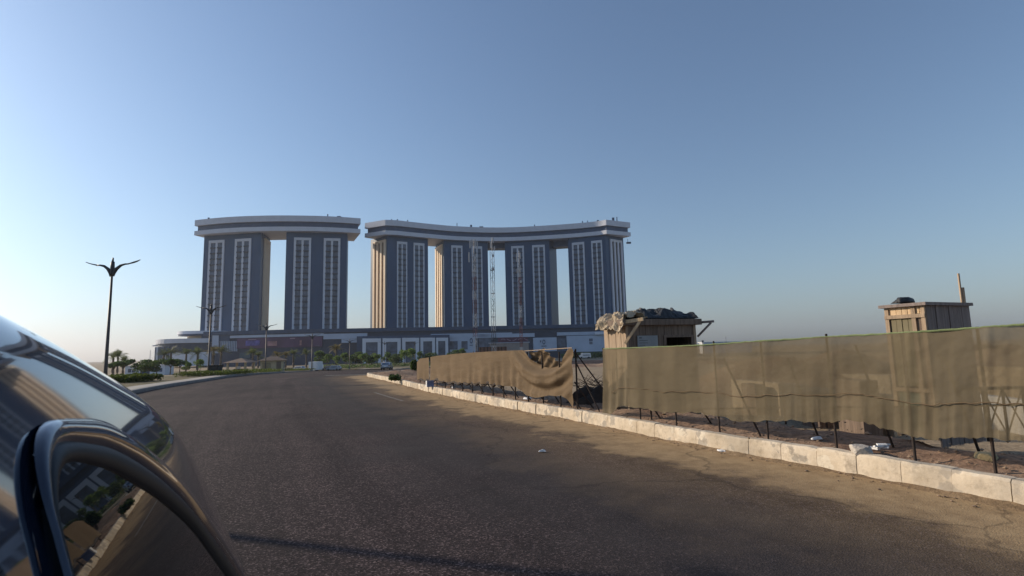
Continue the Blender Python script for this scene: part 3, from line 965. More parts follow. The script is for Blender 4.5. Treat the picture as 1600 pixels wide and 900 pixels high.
# the lamp just outside the frame whose thin shadow lies across the foreground
sa, sb = P(400, 843), P(880, 895)
dd = Vector((sdir.x, sdir.y, 0)).normalized()
o = copy_tree(lamp0); o['label'] = 'nearest twin armed street lamp, on the left beyond the car, shading the foreground asphalt'
put(o, Vector((sa.x + dd.x * 15, sa.y + dd.y * 15, .17)), R(145), .88)

# ================================================================== CELL MASTS
def mast(px, base_y, top_y, y, label, bands, half, kind):
    top, bot = PY(px, top_y, y), PY(px + (px - 635) * .0, base_y, y)
    x = bot.x; z0 = gz(y); z1 = top.z
    t = thing('lattice_mast', label, 'mast', (x, y, z0), group='telecom masts before the hotel')
    hh = z1 - z0 - 5
    n = 24
    corners = [Vector((math.cos(a), math.sin(a), 0)) * half for a in (R(90), R(210), R(330))]
    runs = []
    for i in range(n):
        za, zb = hh * i / n, hh * (i + 1) / n
        c = bands[int(i / n * len(bands))]
        if not runs or runs[-1][0] != c: runs.append((c, MB()))
        mb = runs[-1][1]
        for k in range(3):
            mb.bar(corners[k] + Vector((0, 0, za)), corners[k] + Vector((0, 0, zb)), .085, seg=5)
            a, b = corners[k], corners[(k + 1) % 3]
            if i % 2: a, b = b, a
            mb.bar(a + Vector((0, 0, za)), b + Vector((0, 0, zb)), .045, seg=4)
            if i % 5 == 0: mb.bar(corners[k] + Vector((0, 0, za)), corners[(k + 1) % 3] + Vector((0, 0, za)), .11, seg=4)
    for mname, mb in runs: mb.build('lattice_section', M[mname], t)
    MB().bar((0, 0, hh), (0, 0, hh + 5), .12).build('top_pole', M['mast_white'], t)
    for (dx, dz, hgt) in kind:
        MB().box((dx, -.5, hh + dz), (.38, .25, hgt)).build('antenna_panel', M['mast_white'], t, bevel=.05)
        MB().bar((0, 0, hh + dz), (dx, -.4, hh + dz), .06).build('bracket', M['metal_dk'], t)
    for dz in (-1.5, -6): MB().tube([(0.35, -.9, hh + dz), (.35, -.5, hh + dz)], [.45, .45], 12).build('dish', M['mast_white'], t)
mast(743, 555, 374, 175, 'left lattice mast, red and white bands, crowned with several antenna panels', ['red_paint', 'mast_white', 'red_paint', 'mast_white', 'red_paint', 'mast_white', 'red_paint', 'mast_white', 'mast_white'], .75, [(-1.2, 3.2, 2.6), (-.55, 3.6, 2.6), (.55, 3.6, 2.6), (1.2, 3.2, 2.6), (-1.6, -1.2, 3.4)])
mast(772, 553, 371, 178, 'middle bare grey lattice mast seen against the sky gap', ['mast_white', 'metal_dk', 'mast_white', 'metal_dk', 'mast_white', 'metal_dk', 'mast_white'], .8, [(-.4, 2.4, 2.4), (.5, 4.0, 2.0), (.9, 1.0, 1.6)])
mast(815, 553, 392, 182, 'right thin reddish lattice mast with a single white antenna near its top', ['mast_white', 'red_paint', 'red_paint', 'mast_white', 'red_paint', 'red_paint', 'mast_white'], .55, [(-.8, 2.6, 3.0), (.4, 3.2, 2.2), (-.7, -2.2, 1.4)])

# small site buildings at their feet
def simple_wall(name, label, cat, px0, px1, py0, y, m_, depth=6, group=None):
    a, b = PY(px0, py0, y), PY(px1, py0, y)
    return a, b
a, b = PY(765, 536.5, 200), PY(826, 536.5, 200)
t = thing('site_building', 'low beige site building carrying a long purple banner, behind the masts', 'building', ((a.x + b.x) / 2, 203, gz(200)))
L = b.x - a.x; hz = a.z - gz(200)
MB().box((0, 0, hz / 2), (L, 6, hz)).build('wall', mat('site_wall', (0.28, 0.26, 0.25), .8, .15, .5), t)
MB().box((0, 0, hz + .1), (L + .8, 6.8, .25)).build('roof', M['pod_light'], t)
zb0, zb1 = PY(800, 535.6, 200).z - gz(200), PY(800, 528.2, 200).z - gz(200)
x0 = PY(778, 530, 200).x - (a.x + b.x) / 2; x1 = PY(825, 530, 200).x - (a.x + b.x) / 2
bn = MB().box(((x0 + x1) / 2, -2.6, (zb0 + zb1) / 2 + .3), (x1 - x0, .2, zb1 - zb0)).build('banner', mat('banner_maroon', (0.085, 0.035, 0.06), .6, .2, .3), t)
mb = MB()
for k in range(5): mb.tube([(x0 + (x1 - x0) * (.1 + .19 * k + .05 * i), -2.75, (zb0 + zb1) / 2 + .3 + .35 * math.sin(k * 2 + i * 1.1)) for i in range(4)], .12, 5)
mb.build('banner_script', mat('banner_text', (0.35, 0.26, 0.31), .6), bn)
a, b = PY(748, 542.5, 185), PY(792, 542.5, 185)
t = thing('block_wall', 'rust brown low wall below the left and middle masts', 'wall', ((a.x + b.x) / 2, 186, gz(185)))
MB().box((0, 0, (a.z - gz(185)) / 2), (b.x - a.x, 1, a.z - gz(185))).build('wall', M['pot'], t)
for k in range(8): MB().box((-(b.x - a.x) / 2 + (k + .5) * (b.x - a.x) / 8, -.55, (a.z - gz(185)) / 2), (.3, .14, a.z - gz(185))).build('pier', M['rust'], t)

# ================================================================== TREES AND PALMS
def leaf_cloud(blobs, n, size, flat=1.0):
    mb = MB()
    for _ in range(n):
        bx, by, bz, br = random.choice(blobs)
        while True:
            v = Vector((random.uniform(-1, 1), random.uniform(-1, 1), random.uniform(-1, 1)))
            if v.length < 1: break
        v *= (v.length ** -.35) if v.length > .05 else 1
        c = Vector((bx, by, bz)) + Vector((v.x * br, v.y * br, v.z * br * flat))
        s = size * random.uniform(.6, 1.3)
        u = Vector((random.gauss(0, 1), random.gauss(0, 1), random.gauss(0, .6))).normalized()
        q = u.cross(Vector((random.gauss(0, 1), random.gauss(0, 1), random.gauss(0, 1)))).normalized()
        mb.add([c - u * s, c + q * s * .45, c + u * s, c - q * s * .45], [(0, 1, 2, 3)])
    return mb
def make_tree(label, h, spread, leaf, trunk_h, nl, size, group, seed, flat=.75):
    random.seed(seed)
    t = thing('tree', label, 'tree', group=group)
    mb = MB()
    mb.tube([(0, 0, 0), (.04, .02, trunk_h * .6), (.0, .05, trunk_h)], [.11, .09, .07], 7)
    blobs = []
    for k in range(7):
        a = random.uniform(0, 6.28); r = spread * random.uniform(.25, .62)
        z = trunk_h + (h - trunk_h) * random.uniform(.2, .75)
        blobs.append((r * math.cos(a), r * math.sin(a), z, spread * random.uniform(.30, .5)))
        mb.tube([(0, .05, trunk_h * .92), (r * .4 * math.cos(a), r * .4 * math.sin(a), trunk_h + (z - trunk_h) * .6), (r * math.cos(a), r * math.sin(a), z)], [.06, .04, .02], 5)
    mb.build('trunk', M['trunk'], t, smooth=True)
    leaf_cloud(blobs, nl, size, flat).build('crown', M[leaf], t, fix=False)
    return t
def make_palm(label, h, dry, seed, spread=1.0):
    random.seed(seed)
    t = thing('palm_tree', label, 'palm tree', group='young palms along the hotel forecourt')
    rings = [(.02 * math.sin(k), .015 * k * .2, h * k / 10) for k in range(11)]
    MB().tube(rings, [.26 - .008 * k + (.03 if k % 2 else 0) for k in range(11)], 9).build('trunk', M['trunk'], t, smooth=True)
    mb = MB()
    for k in range(26):
        a = random.uniform(0, 6.28); el = random.uniform(.15, 1.35); L = random.uniform(2.3, 3.4) * spread
        drop = random.uniform(.5, 1.1)
        prev = None; pts = []
        for i in range(9):
            u = i / 8
            r = L * u * math.cos(el) * (1 - .15 * u); z = L * (u * math.sin(el) - drop * .62 * u * u)
            pts.append(Vector((r * math.cos(a), r * math.sin(a), h + z)))
        side = Vector((-math.sin(a), math.cos(a), 0))
        for i in range(1, 9):
            d = pts[i] - pts[i - 1]
            lw = .75 * math.sin(math.pi * (.12 + .85 * i / 9))
            for s in (-1, 1):
                for j in range(2):
                    c = pts[i - 1] + d * (j * .5 + .1)
                    tipp = c + side * s * lw + d.normalized() * lw * .55 + Vector((0, 0, -.22 * lw))
                    mb.add([c, c + d * .28, tipp], [(0, 1, 2)])
    mb.build('fronds', M['palm_dry' if dry else 'palm'], t, fix=False)
    return t
palm_proto = [make_palm('palm', 4.6, False, 11), make_palm('palm', 4.0, False, 12, .85), make_palm('palm', 4.4, True, 13, .9)]
palms = [  # px, crown-top py, distance, prototype, label
    (178, 546, 112, 1, 'left one of two close palms beside the big street lamp at the far left'),
    (185.5, 544.5, 108, 0, 'right one of two close palms beside the big street lamp at the far left'),
    (193.5, 553, 100, 1, 'short palm with dark fronds just right of the far left palm pair'),
    (257, 543, 165, 1, 'palm at the left edge of the round pavilion'),
    (268, 539, 165, 0, 'palm before the left half of the round pavilion'),
    (292, 541, 160, 0, 'palm before the right half of the round pavilion'),
    (310, 540, 160, 1, 'palm just left of the street lamp with the litter bin'),
    (334, 534, 142, 2, 'full dry-fronded palm right behind the street lamp with the litter bin'),
    (346, 536, 150, 0, 'palm over the brown gazebo, left of its roof'),
    (396, 541, 165, 0, 'broad palm left behind the beige kiosk'),
    (404, 546, 172, 1, 'thin palm directly behind the beige kiosk roof'),
    (433, 545, 165, 2, 'yellowish palm over the right end of the beige kiosk'),
    (447, 545, 170, 2, 'dry palm with tied fronds right of the beige kiosk'),
    (459, 543, 175, 1, 'slim palm below the rose field of the billboard'),
    (479, 543, 165, 0, 'palm just left of the small white truck'),
    (526, 533, 178, 2, 'tall pale palm between the white truck and the first white portal'),
]
used = set()
for px, ty, y, k, lab in palms:
    o = palm_proto[k] if k not in used else copy_tree(palm_proto[k])
    used.add(k)
    top = PY(px, ty, y); z0 = gz(y)
    hh = (6.4, 5.6, 6.1)[k]
    put(o, (top.x, y, z0), random.uniform(0, 6), max(.6, (top.z - z0) / hh), lab)
GT = 'young trees of the hotel garden'
tp = [make_tree('tree', 4.2, 2.0, 'leaf_a', 1.7, 900, .24, GT, 21), make_tree('tree', 4.6, 1.7, 'leaf_c', 2.0, 800, .22, GT, 22, .95),
      make_tree('tree', 3.6, 2.1, 'leaf_b', 1.6, 900, .24, GT, 23, .55), make_tree('tree', 3.4, 2.4, 'leaf_b', 1.2, 1100, .26, GT, 24, .85)]
trees = [  # px, top py, distance, prototype, label
    (179, 564, 92, 2, 'dark flat-crowned tree below the far left palm pair'),
    (194, 561.5, 88, 2, 'flat-crowned tree under the short palm at the far left'),
    (222, 561.5, 100, 3, 'small tree standing before the low white building at the far left'),
    (234, 564, 98, 3, 'dense dark tree right of the low white building at the far left'),
    (246, 561, 105, 2, 'thin upright tree between the dense dark tree and the round pavilion'),
    (267, 561, 95, 2, 'flat-crowned dark tree before the left side of the round pavilion'),
    (282, 561, 97, 2, 'flat-crowned dark tree before the middle of the round pavilion'),
    (292, 569, 82, 0, 'low light green tree near the hedge before the round pavilion'),
    (313, 561.5, 95, 1, 'bright green flat tree just left of the lamp with the litter bin'),
    (500, 549, 185, 0, 'broad tree directly right of the small white truck'),
    (511, 554, 178, 0, 'rounded tree behind the two parked cars'),
    (527, 556, 172, 1, 'light green tree right of the parked cars under the tall pale palm'),
    (541, 552, 185, 0, 'tree behind the lamp left of the first white portal'),
    (555, 549.5, 190, 3, 'dense tree at the left edge of the portal row'),
    (566, 553, 180, 1, 'light green tree at the left leg of the first portal'),
    (580, 551, 186, 3, 'dark tree inside the first portal opening'),
    (590, 553.5, 178, 1, 'light tree at the right leg of the first portal'),
    (604, 551, 190, 0, 'tree inside the second portal, above the driving car'),
    (617, 552.5, 182, 3, 'bushy tree at the right side of the second portal'),
    (632, 547, 178, 1, 'tall light green tree at the left leg of the third portal'),
    (643, 545, 182, 1, 'tallest light green tree, inside the third portal'),
    (658, 550, 190, 0, 'tree at the left leg of the fourth portal, above the cloth fence end'),
    (672, 550.5, 192, 3, 'dark tree inside the fourth portal above the cloth fence'),
    (708, 546.5, 200, 3, 'dark bushy tree under the left small window beside the round emblem'),
    (724, 545.5, 200, 0, 'bushy tree under the right small window beside the round emblem'),
]
used = set()
for px, ty, y, k, lab in trees:
    o = tp[k] if k not in used else copy_tree(tp[k])
    used.add(k)
    top = PY(px, ty, y); z0 = gz(y) + .1
    put(o, (top.x, y, z0), random.uniform(0, 6), max(.45, (top.z - z0) / (4.0, 4.4, 3.35, 3.5)[k]), lab)
# shrubs under the trees (one planted bed of ground cover)
random.seed(5)
mb = MB()
for px in range(495, 745, 2):
    y = random.uniform(165, 205); p = PY(px, 566, y)
    c = leaf_cloud([(p.x, y, gz(y) + .5, random.uniform(.9, 1.8))], 46, .26, .6)
    mb.add(c.v, c.f)
for px in range(880, 948, 2):
    y = 250; p = PY(px, 560, y)
    c = leaf_cloud([(p.x, y, gz(y) + 1.5, random.uniform(1.5, 2.6))], 60, .4, .7)
    mb.add(c.v, c.f)
o = mb.build('shrub_bed', M['leaf_a'], fix=False); o['kind'] = 'stuff'

# hedges on the left verge, clipped low
def hedge(px0, px1, py0, py1, h_, wd, label, n):
    random.seed(int(px0))
    a, b = G(px0, py0, .16), G(px1, py1, .16)
    mid = (a + b) / 2
    t = thing('hedge', label, 'hedge', mid, group='low hedges along the left verge')
    d = (b - a); L = d.length; d.normalize(); nrm = Vector((-d.y, d.x, 0))
    if nrm.y < 0: nrm = -nrm
    mb = MB()
    for _ in range(n):
        u, v, w_ = random.uniform(-.5, .5) * L, random.uniform(0, wd), random.random() ** .5
        top = h_ * (.8 + .35 * fbm(u, v, 1.1))
        c = d * u + nrm * v + Vector((0, 0, top * w_))
        s = random.uniform(.05, .11)
        q1 = Vector((random.gauss(0, 1), random.gauss(0, 1), random.gauss(0, .7))).normalized(); q2 = q1.cross(Vector((random.gauss(0, 1), random.gauss(0, 1), 1))).normalized()
        mb.add([c - q1 * s, c + q2 * s * .5, c + q1 * s, c - q2 * s * .5], [(0, 1, 2, 3)])
    mb.build('foliage', M['hedge'], t, fix=False)
    mb = MB()
    for k in range(14): 
        c = d * ((k / 13 - .5) * L * .95) + nrm * wd / 2
        mb.bar(c, c + Vector((random.uniform(-.1, .1), 0, h_ * .7)), .03)
    mb.build('stems', M['trunk'], t)
hedge(196, 257, 598.5, 594.5, .62, 4.5, 'broad low hedge patch nearest the car at the left verge', 9000)
hedge(270, 327, 589.5, 585.5, .5, 4.5, 'low hedge patch just left of the litter bin', 7000)
hedge(342, 402, 585, 581.5, .5, 4.0, 'thin hedge strip between the litter bin and the beige kiosk', 5000)
hedge(418, 470, 580.8, 578.6, .5, 4.0, 'far hedge strip right of the beige kiosk', 4000)

# single bushes on the right
def bush(px, py, wpx, hpx, z, label, leaf, n, seed, size):
    random.seed(seed)
    p = P(px, py, z); k = p.y / FPX
    t = thing('bush', label, 'bush', p)
    rw, hh = wpx * k / 2, hpx * k
    blobs = [(random.uniform(-.6, .6) * rw, random.uniform(-.5, .5) * rw, hh * random.uniform(.3, .72), min(rw, hh) * random.uniform(.35, .55)) for _ in range(9)]
    leaf_cloud(blobs, n, size, .85).build('foliage', M[leaf], t, fix=False)
    mb = MB()
    for b in blobs: mb.tube([(0, 0, 0), (b[0] * .5, b[1] * .5, b[2] * .6), b[:3]], [.04, .03, .015], 5)
    mb.build('stems', M['trunk'], t)
bush(654, 584, 23, 25, .25, 'rounded green bush at the far end of the draped cloth fence', 'leaf_b', 1500, 31, .11)
bush(618, 594.5, 20, 9, .25, 'small dry scrub bush on the sandy tip inside the kerb', 'leaf_b', 900, 32, .07)

# ================================================================== LEFT SIDE SMALL BUILDINGS, CARS, BIN
def hip_roof(mb, w_, d_, z0, h_, over=.5):
    x, y = w_ / 2 + over, d_ / 2 + over
    r = max(0, w_ / 2 - d_ / 2)
    mb.add([(-x, -y, z0), (x, -y, z0), (x, y, z0), (-x, y, z0), (-r, 0, z0 + h_), (r, 0, z0 + h_)], [(0, 1, 5, 4), (1, 2, 5), (2, 3, 4, 5), (3, 0, 4), (3, 2, 1, 0)])
a, b = PY(402, 565, 100), PY(439.5, 565, 100)
t = thing('kiosk', 'beige kiosk with a brown hipped roof behind the left kerb', 'kiosk', ((a.x + b.x) / 2, 101.5, gz(100) + .1), R(18))
MB().box((0, 0, 1.1), (4.0, 3, 2.2)).build('wall', M['beige'], t)
mb = MB(); hip_roof(mb, 4.0, 3, 2.2, .8); mb.build('roof', M['tile'], t)
MB().box((-.9, -1.52, 1.25), (1.5, .06, 1.1)).build('shutter', mat('shutter', (0.30, 0.24, 0.15), .7, .2, 3), t)
MB().box((1.2, -1.52, 1.0), (.8, .06, 2.0)).build('door', M['wood_dk'], t)
MB().box((2.02, 0, 1.3), (.06, 1.4, 1.2)).build('window', M['winglass'], t)
a, b = PY(354, 565, 108), PY(384, 565, 108)
t = thing('gazebo', 'brown open gazebo with pyramid roof and red chairs at the forecourt', 'gazebo', ((a.x + b.x) / 2, 110, gz(108)))
for x in (-1.8, 1.8):
    for y in (-1.8, 1.8): MB().box((x, y, 1.1), (.35, .35, 2.2)).build('post', M['beige'], t)
mb = MB(); hip_roof(mb, 4.2, 4.0, 2.2, .9); mb.build('roof', M['tile'], t)
MB().box((0, 0, .5), (2.4, 1.2, .8)).build('counter', M['red_paint'], t)
MB().box((-.4, -.2, 1.15), (.7, .3, .5)).build('white_crate', M['white'], t)
a, b = PY(484.5, 566, 150), PY(498, 566, 150)
t = thing('box_truck', 'small white box truck parked beside a street lamp', 'truck', ((a.x + b.x) / 2, 151, gz(150)))
MB().box((0, 0, 1.5), (2.5, 4.2, 2.3)).build('cargo_box', M['white'], t, bevel=.06)
MB().box((0, 2.9, 1.0), (2.0, 1.4, 1.6)).build('cab', M['white'], t, bevel=.15)
MB().box((0, -2.13, 1.5), (.06, .06, 2.1)).build('door_seam', M['metal_dk'], t)
for x in (-1, 1):
    for y in (-1.3, 2.8): MB().bar((x - .12, y, .38), (x + .12, y, .38), .38, seg=16).build('wheel', M['rubber'], t)

def make_car(name, label, col, kind='hatch'):
    t = thing(name, label, 'car', group='cars near the hotel')
    P_ = carpaint(name + '_paint', col, .25)
    hw = .86
    if kind == 'hatch':
        prof = [(-2.05, .35), (-2.1, .75), (-1.95, 1.0), (1.0, .95), (1.95, .8), (2.1, .55), (2.05, .3)]
        cab = [(-1.85, .98), (-1.45, 1.45), (-.2, 1.5), (.45, 1.42), (1.1, .95)]
    else:
        prof = [(-2.1, .35), (-2.15, .9), (-2.1, 1.05), (1.3, 1.05), (2.1, .95), (2.2, .6), (2.15, .3)]
        cab = [(-2.08, 1.04), (-1.95, 1.85), (-.2, 1.92), (.9, 1.85), (1.5, 1.04)]
    def loft(pts, ins, z0):
        rows = []
        for s, k in ((-1, 0), (-1, 1), (1, 1), (1, 0)):
            rows.append([(s * (hw - (ins if k and z > z0 else 0) * (z - z0)) * (1 if k else .93), y, z) for y, z in pts])
        mb = MB(); mb.grid(rows)
        n = len(pts)
        mb.f.append(tuple(range(n))); mb.f.append(tuple(range(3 * n, 4 * n))[::-1])
        mb.f += [(r * n, r * n + n, r * n + 2 * n - 1, r * n + n - 1) for r in range(3)]
        return mb
    loft(prof, 0, 9).build('body', P_, t, bevel=.06)
    loft(cab, .28, .95).build('cabin', P_, t, bevel=.05)
    g = M['winglass']; yb0, zb0 = cab[0]; yb1, zb1 = cab[1]
    for (ya, za, yb, zb) in ((yb0, zb0, yb1, zb1), (cab[-1][0], cab[-1][1], cab[-2][0], cab[-2][1])):
        sg = -1 if ya < 0 else 1
        MB().add([(-.66, ya + sg * .04, za + .08), (.66, ya + sg * .04, za + .08), (.56, yb + sg * .04, zb - .08), (-.56, yb + sg * .04, zb - .08)], [(0, 1, 2, 3)]).build('window', g, t, solid=.02)
    for s in (-1, 1):
        zt = cab[2][1] - .1
        MB().add([(s * .86, cab[0][0] + .35, 1.02), (s * .86, .75, 1.02), (s * (.85 - .28 * (zt - .95)), .2, zt), (s * (.85 - .28 * (zt - .95)), cab[1][0] + .25, zt)], [(0, 1, 2, 3)]).build('window', g, t, solid=.03)
        MB().box((s * .68, prof[1][0] - .0, .86), (.22, .06, .2)).build('tail_lamp', M['red_paint'], t)
        for y in (-1.3, 1.3): MB().bar((s * .62, y, .31), (s * .88, y, .31), .31, seg=18).build('wheel', M['rubber'], t)
    MB().box((0, prof[1][0] - .01, .72), (.5, .03, .12)).build('number_plate', M['white'], t)
    MB().box((0, prof[0][0] - .05, .45), (1.6, .12, .2)).build('bumper', M['metal_dk'], t)
    return t
p = PY(604.5, 578.4, 100)
car1 = make_car('hatchback_car', 'silver hatchback driving away along the road past the kerb tip', (0.50, 0.52, 0.55)); put(car1, (p.x, p.y, gz(p.y)), R(5), 1.0)
car2 = make_car('parked_car', 'white car parked in front of the palms under the billboard', (.7, .7, .7)); q = PY(466.5, 566, 160); put(car2, (q.x, 160, gz(160)), R(75))
car3 = make_car('parked_car', 'pale silver car parked right of the white truck', (.45, .47, .5)); q = PY(522, 566, 155); put(car3, (q.x, 155, gz(155)), R(80))
car4 = make_car('parked_car', 'dark parked car nearest the white truck, between it and the pale silver car', (.05, .05, .06)); q = PY(513.5, 566, 158); put(car4, (q.x, 158, gz(158)), R(70))
van = make_car('white_van', 'small white van parked far off before the right hoarding', (.72, .72, .72), 'van'); q = PY(913.5, 559.5, 175); put(van, (q.x, 175, gz(175) + 1.4), R(95), .95)
van['category'] = 'van'; del van['group']

p = G(337, 585.5, .19)
t = thing('litter_bin', 'dark square litter bin beside the second street lamp on the left pavement', 'bin', p)
MB().add([(-.36, -.36, .08), (.36, -.36, .08), (.36, .36, .08), (-.36, .36, .08), (-.45, -.45, .85), (.45, -.45, .85), (.45, .45, .85), (-.45, .45, .85)], BOXF).build('body', M['metal_dk'], t)
MB().box((0, 0, .9), (1.0, 1.0, .08)).build('rim', M['rubber'], t)
MB().box((0, 0, .04), (.6, .6, .08)).build('foot', M['rubber'], t)
# low white building and railing, far left
a, b = PY(196, 566.5, 150), PY(258, 565.5, 150)
t = thing('low_building', 'low white building with a dark opening at the far left horizon', 'building', ((a.x + b.x) / 2, 152, gz(150)))
L = b.x - a.x
MB().box((0, 0, 1.3), (L, 4, 2.6)).build('wall', M['pod_white'], t)
MB().box((0, 0, 2.7), (L + .6, 4.6, .2)).build('roof', M['hwhite'], t)
MB().box((0, -2.03, 1.0), (L * .22, .06, 1.5)).build('opening', M['slate_dk'], t)
for k in (-.38, -.28, .3, .4): MB().box((L * k, -2.03, 1.4), (.9, .06, 1.0)).build('window', M['winglass'], t)
q = PY(235, 547, 160)
tag(MB().bar((q.x, 160, gz(160)), (q.x, 160, q.z), .12, .06).build('flag_pole', M['mast_white']), 'thin bare pole above the trees left of the round pavilion', 'pole')
q = PY(597, 561, 150)
tag(MB().box((q.x, 150, (q.z + gz(150)) / 2), (.5, .4, q.z - gz(150)), None).build('marker_post', M['beige'], bevel=.05), 'short pale marker post behind the driving car', 'post')

# ================================================================== FENCES
ZS = .27
def smooth_path(pxs):
    return [P(x, y, ZS).to_2d() for x, y in pxs]
LF = smooth_path([(653, 598.5), (700, 607), (752, 616), (800, 623), (846, 631), (902, 640.5)])
RF = smooth_path([(946, 646), (1000, 656), (1058, 665), (1129, 675.5), (1209, 687.5), (1321, 703), (1451, 724), (1600, 746)])
dR = (RF[-1] - RF[-2]).normalized()
RF += [RF[-1] + dR * 1.3, RF[-1] + dR * 3.0]
def lerp_list(lst, x):
    if x <= lst[0][0]: return lst[0][1]
    for a, b in zip(lst, lst[1:]):
        if x <= b[0]: return a[1] + (b[1] - a[1]) * (x - a[0]) / (b[0] - a[0])
    return lst[-1][1]
def cloth(path, px0, px1, top, bot, nx, nz, disp, off=0.0):
    rows = []
    for j in range(nz + 1):
        v = j / nz; row = []
        for i in range(nx + 1):
            px = px0 + (px1 - px0) * i / nx
            py = lerp_list(top, px) + (lerp_list(bot, px) - lerp_list(top, px)) * v
            p, nr = wall_hit(path, px, py)
            d = disp(px, py, v) + off
            row.append(tuple(p + nr * d))
        rows.append(row)
    return MB().grid(rows)
def post(mb, path, px, py0, py1, r_=.022, off=-.05):
    p, nr = wall_hit(path, px, py1)
    q, _ = wall_hit(path, px, py0)
    b = p + nr * off; 
    mb.bar((b.x, b.y, ZS - .25), (b.x, b.y, q.z), r_, seg=8)
# --- left draped fence
cL = (LF[0] + LF[-1]) / 2
fl = thing('cloth_fence', 'khaki sheeting fence draped over steel frames along the kerb, sagging at its right end', 'fence', (cL.x, cL.y, ZS), world_parts=True)
topL = [(655, 562), (657.5, 560), (671, 558.5), (676, 557.5), (684, 556), (693, 555), (713, 552.8), (733, 551.2), (755, 549.8), (773, 548.7), (800, 547.6), (818.5, 547), (824, 553), (830, 560), (838, 567.5), (848, 573.2), (858, 575), (868, 572), (876, 565), (883, 556), (889, 547.5), (893, 543.8), (897.5, 546)]
botL = [(652, 592.5), (671, 594), (680, 593.5), (700, 597), (720, 598), (746, 599), (770, 600), (790, 603), (806, 604), (815, 608), (826, 617.5), (840, 621.5), (850, 620), (860, 617.5), (872, 619), (880, 617.5), (887, 622), (893, 631), (897.5, 637.5)]
def dispL(px, py, v):
    d = .030 * fbm(px * .03, py * .05, 1.0) + .04 * v * fbm(px * .09, 4, 1) * (1 if px < 860 else .2)
    d += .030 * (v ** 2) * math.sin(px * .55 + .9 * math.sin(px * .17)) * (1 if px < 800 else max(0, 1 - (px - 800) / 30))
    if px > 795:
        k = min(1, (px - 795) / 30)
        sag = 26 * (1 - ((px - 855) / 42) ** 2)
        ph = (py - 560 - sag * .9) * .17; k *= max(0, min(1, (899 - px) / 22)); k *= 1 - .6 * v
        d += k * (.11 * math.sin(ph) + .04 * math.sin(ph * 2.3 + 1) + .02 * math.sin(px * .22 + py * .08))
        d += k * .10 * math.sin(math.pi * v)
    return d + .04
cloth(LF, 652.5, 671.3, [(652.5, 566), (655, 562), (657.5, 560), (671, 558.6)], botL, 24, 30, dispL).build('sheet', M['cloth_l'], fl, smooth=True)
cloth(LF, 674.2, 897.5, topL, botL, 300, 70, dispL, .01).build('sheet', M['cloth_l'], fl, smooth=True)
# second, limp fold hanging behind the sag
top2 = [(816, 549), (823, 552), (829, 551), (838, 543.8), (846, 552), (858, 563), (870, 570)]
bot2 = [(816, 560), (838, 572), (858, 582), (870, 578)]
cloth(LF, 818, 869, top2, bot2, 50, 20, lambda px, py, v: -.22 + .05 * math.sin(px * .5 + py * .3), 0).build('folded_sheet', M['cloth_l'], fl, smooth=True)
a, _ = wall_hit(LF, 818, 548.5); b, _ = wall_hit(LF, 894, 543.5)
MB().bar(a, b, .012, seg=6).build('rope', M['wood'], fl)
random.seed(9)
for i, px in enumerate([655, 668, 681, 694, 707, 721, 736, 751, 768, 785, 803, 823, 846, 873, 899]):
    mb = MB(); post(mb, LF, px, lerp_list(topL, min(px, 818)) + 3 if px < 890 else 545, 610, .022)
    p, nr = wall_hit(LF, px, 600)
    mb.build('post', M['rust'], fl)
    if px > 690:
        z1 = 1.0 if px < 890 else 1.45
        q = p + nr * .30
        dirx = Vector((nr.y, -nr.x, 0))
        if dirx.x < 0: dirx = -dirx
        MB().bar((p.x - nr.x * .05, p.y - nr.y * .05, z1), (p.x + dirx.x * .62 - nr.x * .3, p.y + dirx.y * .62 - nr.y * .3, ZS - .05), .018, seg=6).build('brace', M['rust'], fl)
# bunched dark hem rolls under the far half
rows = []
for i in range(60):
    px = 653 + i * (785 - 653) / 59
    p, nr = wall_hit(LF, px, lerp_list(botL, px) + 1.5)
    rows.append((p.x, p.y, p.z + .03 + .05 * math.sin(i * 1.05)))
MB().tube(rows, [.035 + .03 * abs(math.sin(i * .8)) for i in range(60)], 7).build('rolled_hem', M['rust'], fl, smooth=True)
for px in (855, 897):   # loose leaning poles beside the gap
    pass
a, _ = wall_hit(LF, 897, 548); e = P(966, 640, ZS); MB().bar(a, e, .02, seg=6).build('brace', M['rust'], fl)
a, _ = wall_hit(LF, 898, 597); e = P(927, 638, ZS); MB().bar(a, e, .02, seg=6).build('brace', M['rust'], fl)

# --- right netting fence
fr = thing('netting_fence', 'see-through khaki netting fence on steel posts, running right from the wooden booth', 'fence', (RF[3].x, RF[3].y, ZS), world_parts=True)
topR = [(945, 545), (1000, 543.2), (1050, 541.5), (1100, 539.3), (1190, 533), (1300, 526.3), (1400, 521), (1500, 514.3), (1600, 507.5), (1760, 497)]
botR = [(952, 655), (956, 652), (962, 641), (970, 634.5), (1000, 636.5), (1030, 642), (1054, 645), (1093, 645), (1110, 648), (1127, 651), (1150, 655.5), (1166, 657.5), (1190, 658), (1210, 657), (1244, 656.5), (1270, 660), (1290, 660.5), (1304, 661), (1318, 655), (1340, 659), (1365, 664), (1392, 669), (1420, 677), (1440, 684), (1452, 686), (1480, 684), (1509, 683), (1547, 684), (1600, 688.5), (1760, 704)]
rpost = [947, 1001, 1057, 1124, 1199, 1305, 1425, 1548, 1680]
def dispR(px, py, v):
    d = .02 * fbm(px * .012, py * .02, 1.0) + .03 * v * v * fbm(px * .035, 7, 1) + .012 * math.sin(px * .05 + 2 * v)
    d += .006 * fbm(px * .02 + py * .03, px * .01 - py * .02, 1.0) + .006 * v * math.sin(px * .21 + 2.0 * math.sin(px * .043))
    if px < 985: d += .03 * v * math.sin(px * .5)
    k = min(abs(px - q) for q in rpost)
    d += .012 * math.exp(-(k / 7.0) ** 2)
    return d + .05
random.seed(44)
